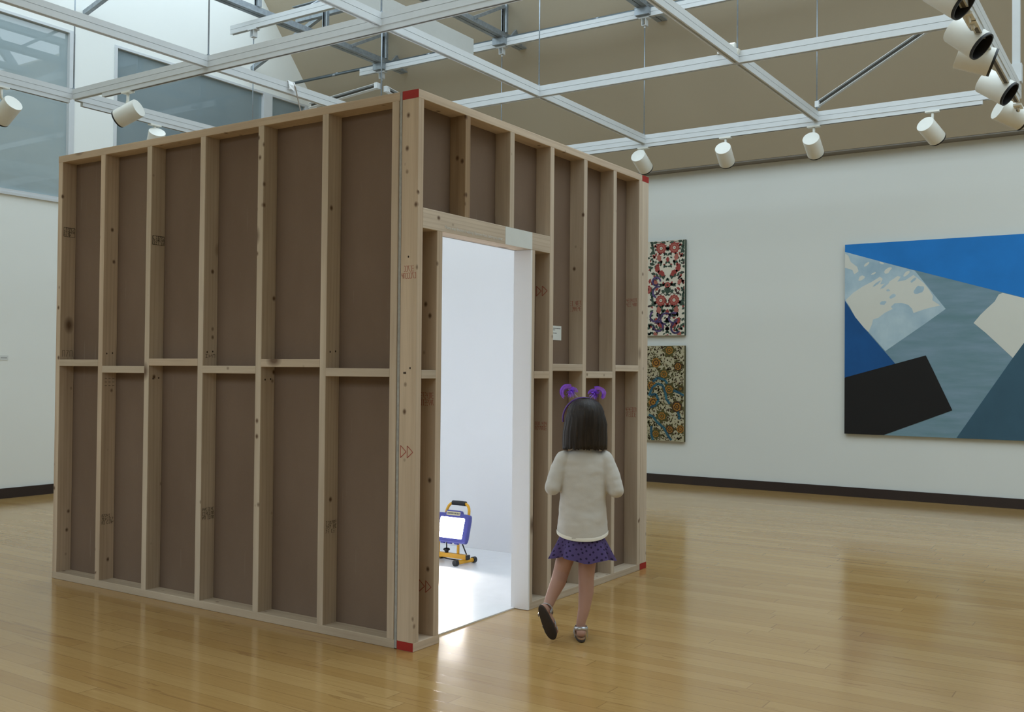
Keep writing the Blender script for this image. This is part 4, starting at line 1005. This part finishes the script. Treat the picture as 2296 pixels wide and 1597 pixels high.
for i in range(len(prof)-1):
    for k in (0, nh): fs.append((i*(nh+1)+k, (i+1)*(nh+1)+k, no+(len(prof)-2-i)*(nh+1)+k, no+(len(prof)-1-i)*(nh+1)+k))
b.f += fs; b.m += [0]*len(fs)
b.rings([oval(.014, .004, 1.0365, .021, .023, 24), oval(.014, .004, 1.0385, .010, .011, 24)])
b.limb([(.014, .06, 1.02), (.016, .098, .995), (.016, .103, .965)], [.010, .012, .008], 10)   # fringe
for s in (-1, 1): b.limb([(.014+s*.02, .05, 1.022), (.014+s*.036, .092, .995), (.014+s*.042, .093, .960)], [.012, .014, .008], 10)
gbuild(b, 'hair', M['hair'])
# --- headband with two tinsel pompoms on springs
hb = MB(); pts = []
for k in range(25):
    a = math.radians(-98+196*k/24); pts.append((.006+.089*math.sin(a), .022, .945+.094*math.cos(a)))
hb.tube(pts, .0042, 8); band = gbuild(hb, 'headband', M['band'])
def px2l(px, y=0.0):      # pixel -> girl coordinates on a vertical plane through her
    o = GM.inverted() @ EYE; d = GM.to_3x3().inverted() @ ray(px); t_ = (y-o.y)/d.y; return o+d*t_
rgp = random.Random(21)
def ribbon(b, pts, w, nrm):
    vs = []
    for i, p in enumerate(pts):
        t_ = (pts[min(i+1, len(pts)-1)]-pts[max(0, i-1)]).normalized(); sd = t_.cross(nrm)
        if sd.length < .05: sd = t_.orthogonal()
        sd = sd.normalized()*w*(.5 if i < len(pts)-1 else .2); vs += [p-sd, p+sd]
    b.add(vs, [(2*i, 2*i+1, 2*i+3, 2*i+2) for i in range(len(pts)-1)])
for (cpx, root_px, side) in (((1281, 877), (1297, 893), -1), ((1333, 881), (1322, 896), 1)):
    c = px2l(cpx, .022); r_ = px2l(root_px, .022)
    s_ = MB(); sp = []
    for k in range(40):
        t_ = k/39; q = r_.lerp(c, t_); sp.append(q+V((.0028*math.cos(k*1.3), .0028*math.sin(k*1.3), 0)))
    s_.tube(sp, .0008, 5); gbuild(s_, 'spring', M['silver'], band)
    b = MB()
    for k in range(110):      # short bright strips of the knot
        d = V((rgp.gauss(0, 1), rgp.gauss(0, 1), rgp.gauss(0, 1))).normalized(); L = rgp.uniform(.012, .030)
        pts = [c+d*L*t_+V((0, 0, -.006*t_*t_)) for t_ in (0, .35, .7, 1)]; ribbon(b, pts, rgp.uniform(.0022, .004), V((rgp.random(), rgp.random(), rgp.random())))
    for k in range(60):      # long curls sweeping out and down
        ra = rgp.uniform(.022, .032); y0 = rgp.uniform(-.010, .010); a0 = math.radians(70); a1 = math.radians(rgp.uniform(170, 235)); cc = c+V((side*rgp.uniform(.010, .018), y0, rgp.uniform(-.012, -.002))); pts = []
        for q in range(9): a = a0+(a1-a0)*q/8; pts.append(cc+V((-side*-1*-ra*math.cos(a) if False else side*(-ra*math.cos(a)), y0*q/8, ra*math.sin(a))))
        ribbon(b, pts, .0036, V((0, 1, .25)))
    for k in range(10):      # a few wisps the other way
        ra = rgp.uniform(.016, .024); pts = []
        for q in range(7): a = math.radians(80+100*q/6); pts.append(c+V((side*ra*math.cos(a)*1.1-side*.004, rgp.uniform(-.004, .004), ra*math.sin(a)-.006)))
        ribbon(b, pts, .0012, V((0, 1, .2)))
    gbuild(b, 'tinsel_pompom', M['tinsel'], band)
# --- sandals
def sandal(F):
    out = []
    for k in range(40):
        a = 2*math.pi*k/40; y = .052+.083*math.sin(a); w = .0265+.006*math.sin(a)-.004*math.cos(2*a); out.append((w*math.cos(a), y))
    def ringz(z, sc=1): return [F @ V((x*sc, .052+(y-.052)*sc, z)) for x, y in out]
    b = MB(); b.rings([ringz(-.0135, .96), ringz(-.011, 1), ringz(-.002, 1)]); so = gbuild(b, 'sandal', M['sole'])
    b = MB(); b.rings([ringz(-.002, 1.0), ringz(.002, .985)]); gbuild(b, 'footbed', M['insole'], so)
    def strap(pts, w, nm='strap'):
        b = MB(); P = [F @ V(p) for p in pts]; vs = []
        for i, (p, lp) in enumerate(zip(P, pts)):
            t_ = (P[min(i+1, len(P)-1)]-P[max(0, i-1)]).normalized(); out_ = (p-(F @ V((0, lp[1] if abs(lp[1]) > .03 else .02, .03)))).normalized(); sd = t_.cross(out_).normalized()*w/2
            for u in (-1, 1): vs += [p+sd*u]
            for u in (1, -1): vs += [p+sd*u+out_*.0022]
        fs = [(4*i+j, 4*i+(j+1) % 4, 4*i+4+(j+1) % 4, 4*i+4+j) for i in range(len(P)-1) for j in range(4)]
        b.add(vs, fs); gbuild(b, nm, M['silver'], so)
    arc = lambda yc, rx, ry, z, a0, a1, n=15, dz=0: [(rx*math.sin(math.radians(a0+(a1-a0)*k/(n-1))), yc-ry*math.cos(math.radians(a0+(a1-a0)*k/(n-1))), z+dz*abs(math.sin(math.radians(a0+(a1-a0)*k/(n-1))))) for k in range(n)]
    strap(arc(.018, .0265, .0285, .043, -180, 180, 25, -.004), .013, 'ankle_strap')
    for s in (-1, 1): strap([(s*.027, .020, .040), (s*.0275, .018, .02), (s*.027, .016, 0)], .011, 'side_strap')
    over = lambda y, h: [(.0275*math.cos(math.radians(q)), y, h*math.sin(math.radians(q))) for q in range(0, 181, 15)]
    strap(over(.072, .046), .013, 'front_strap'); strap(over(.096, .036), .012, 'front_strap')
sandal(FR); sandal(FL)
#GIRL_END
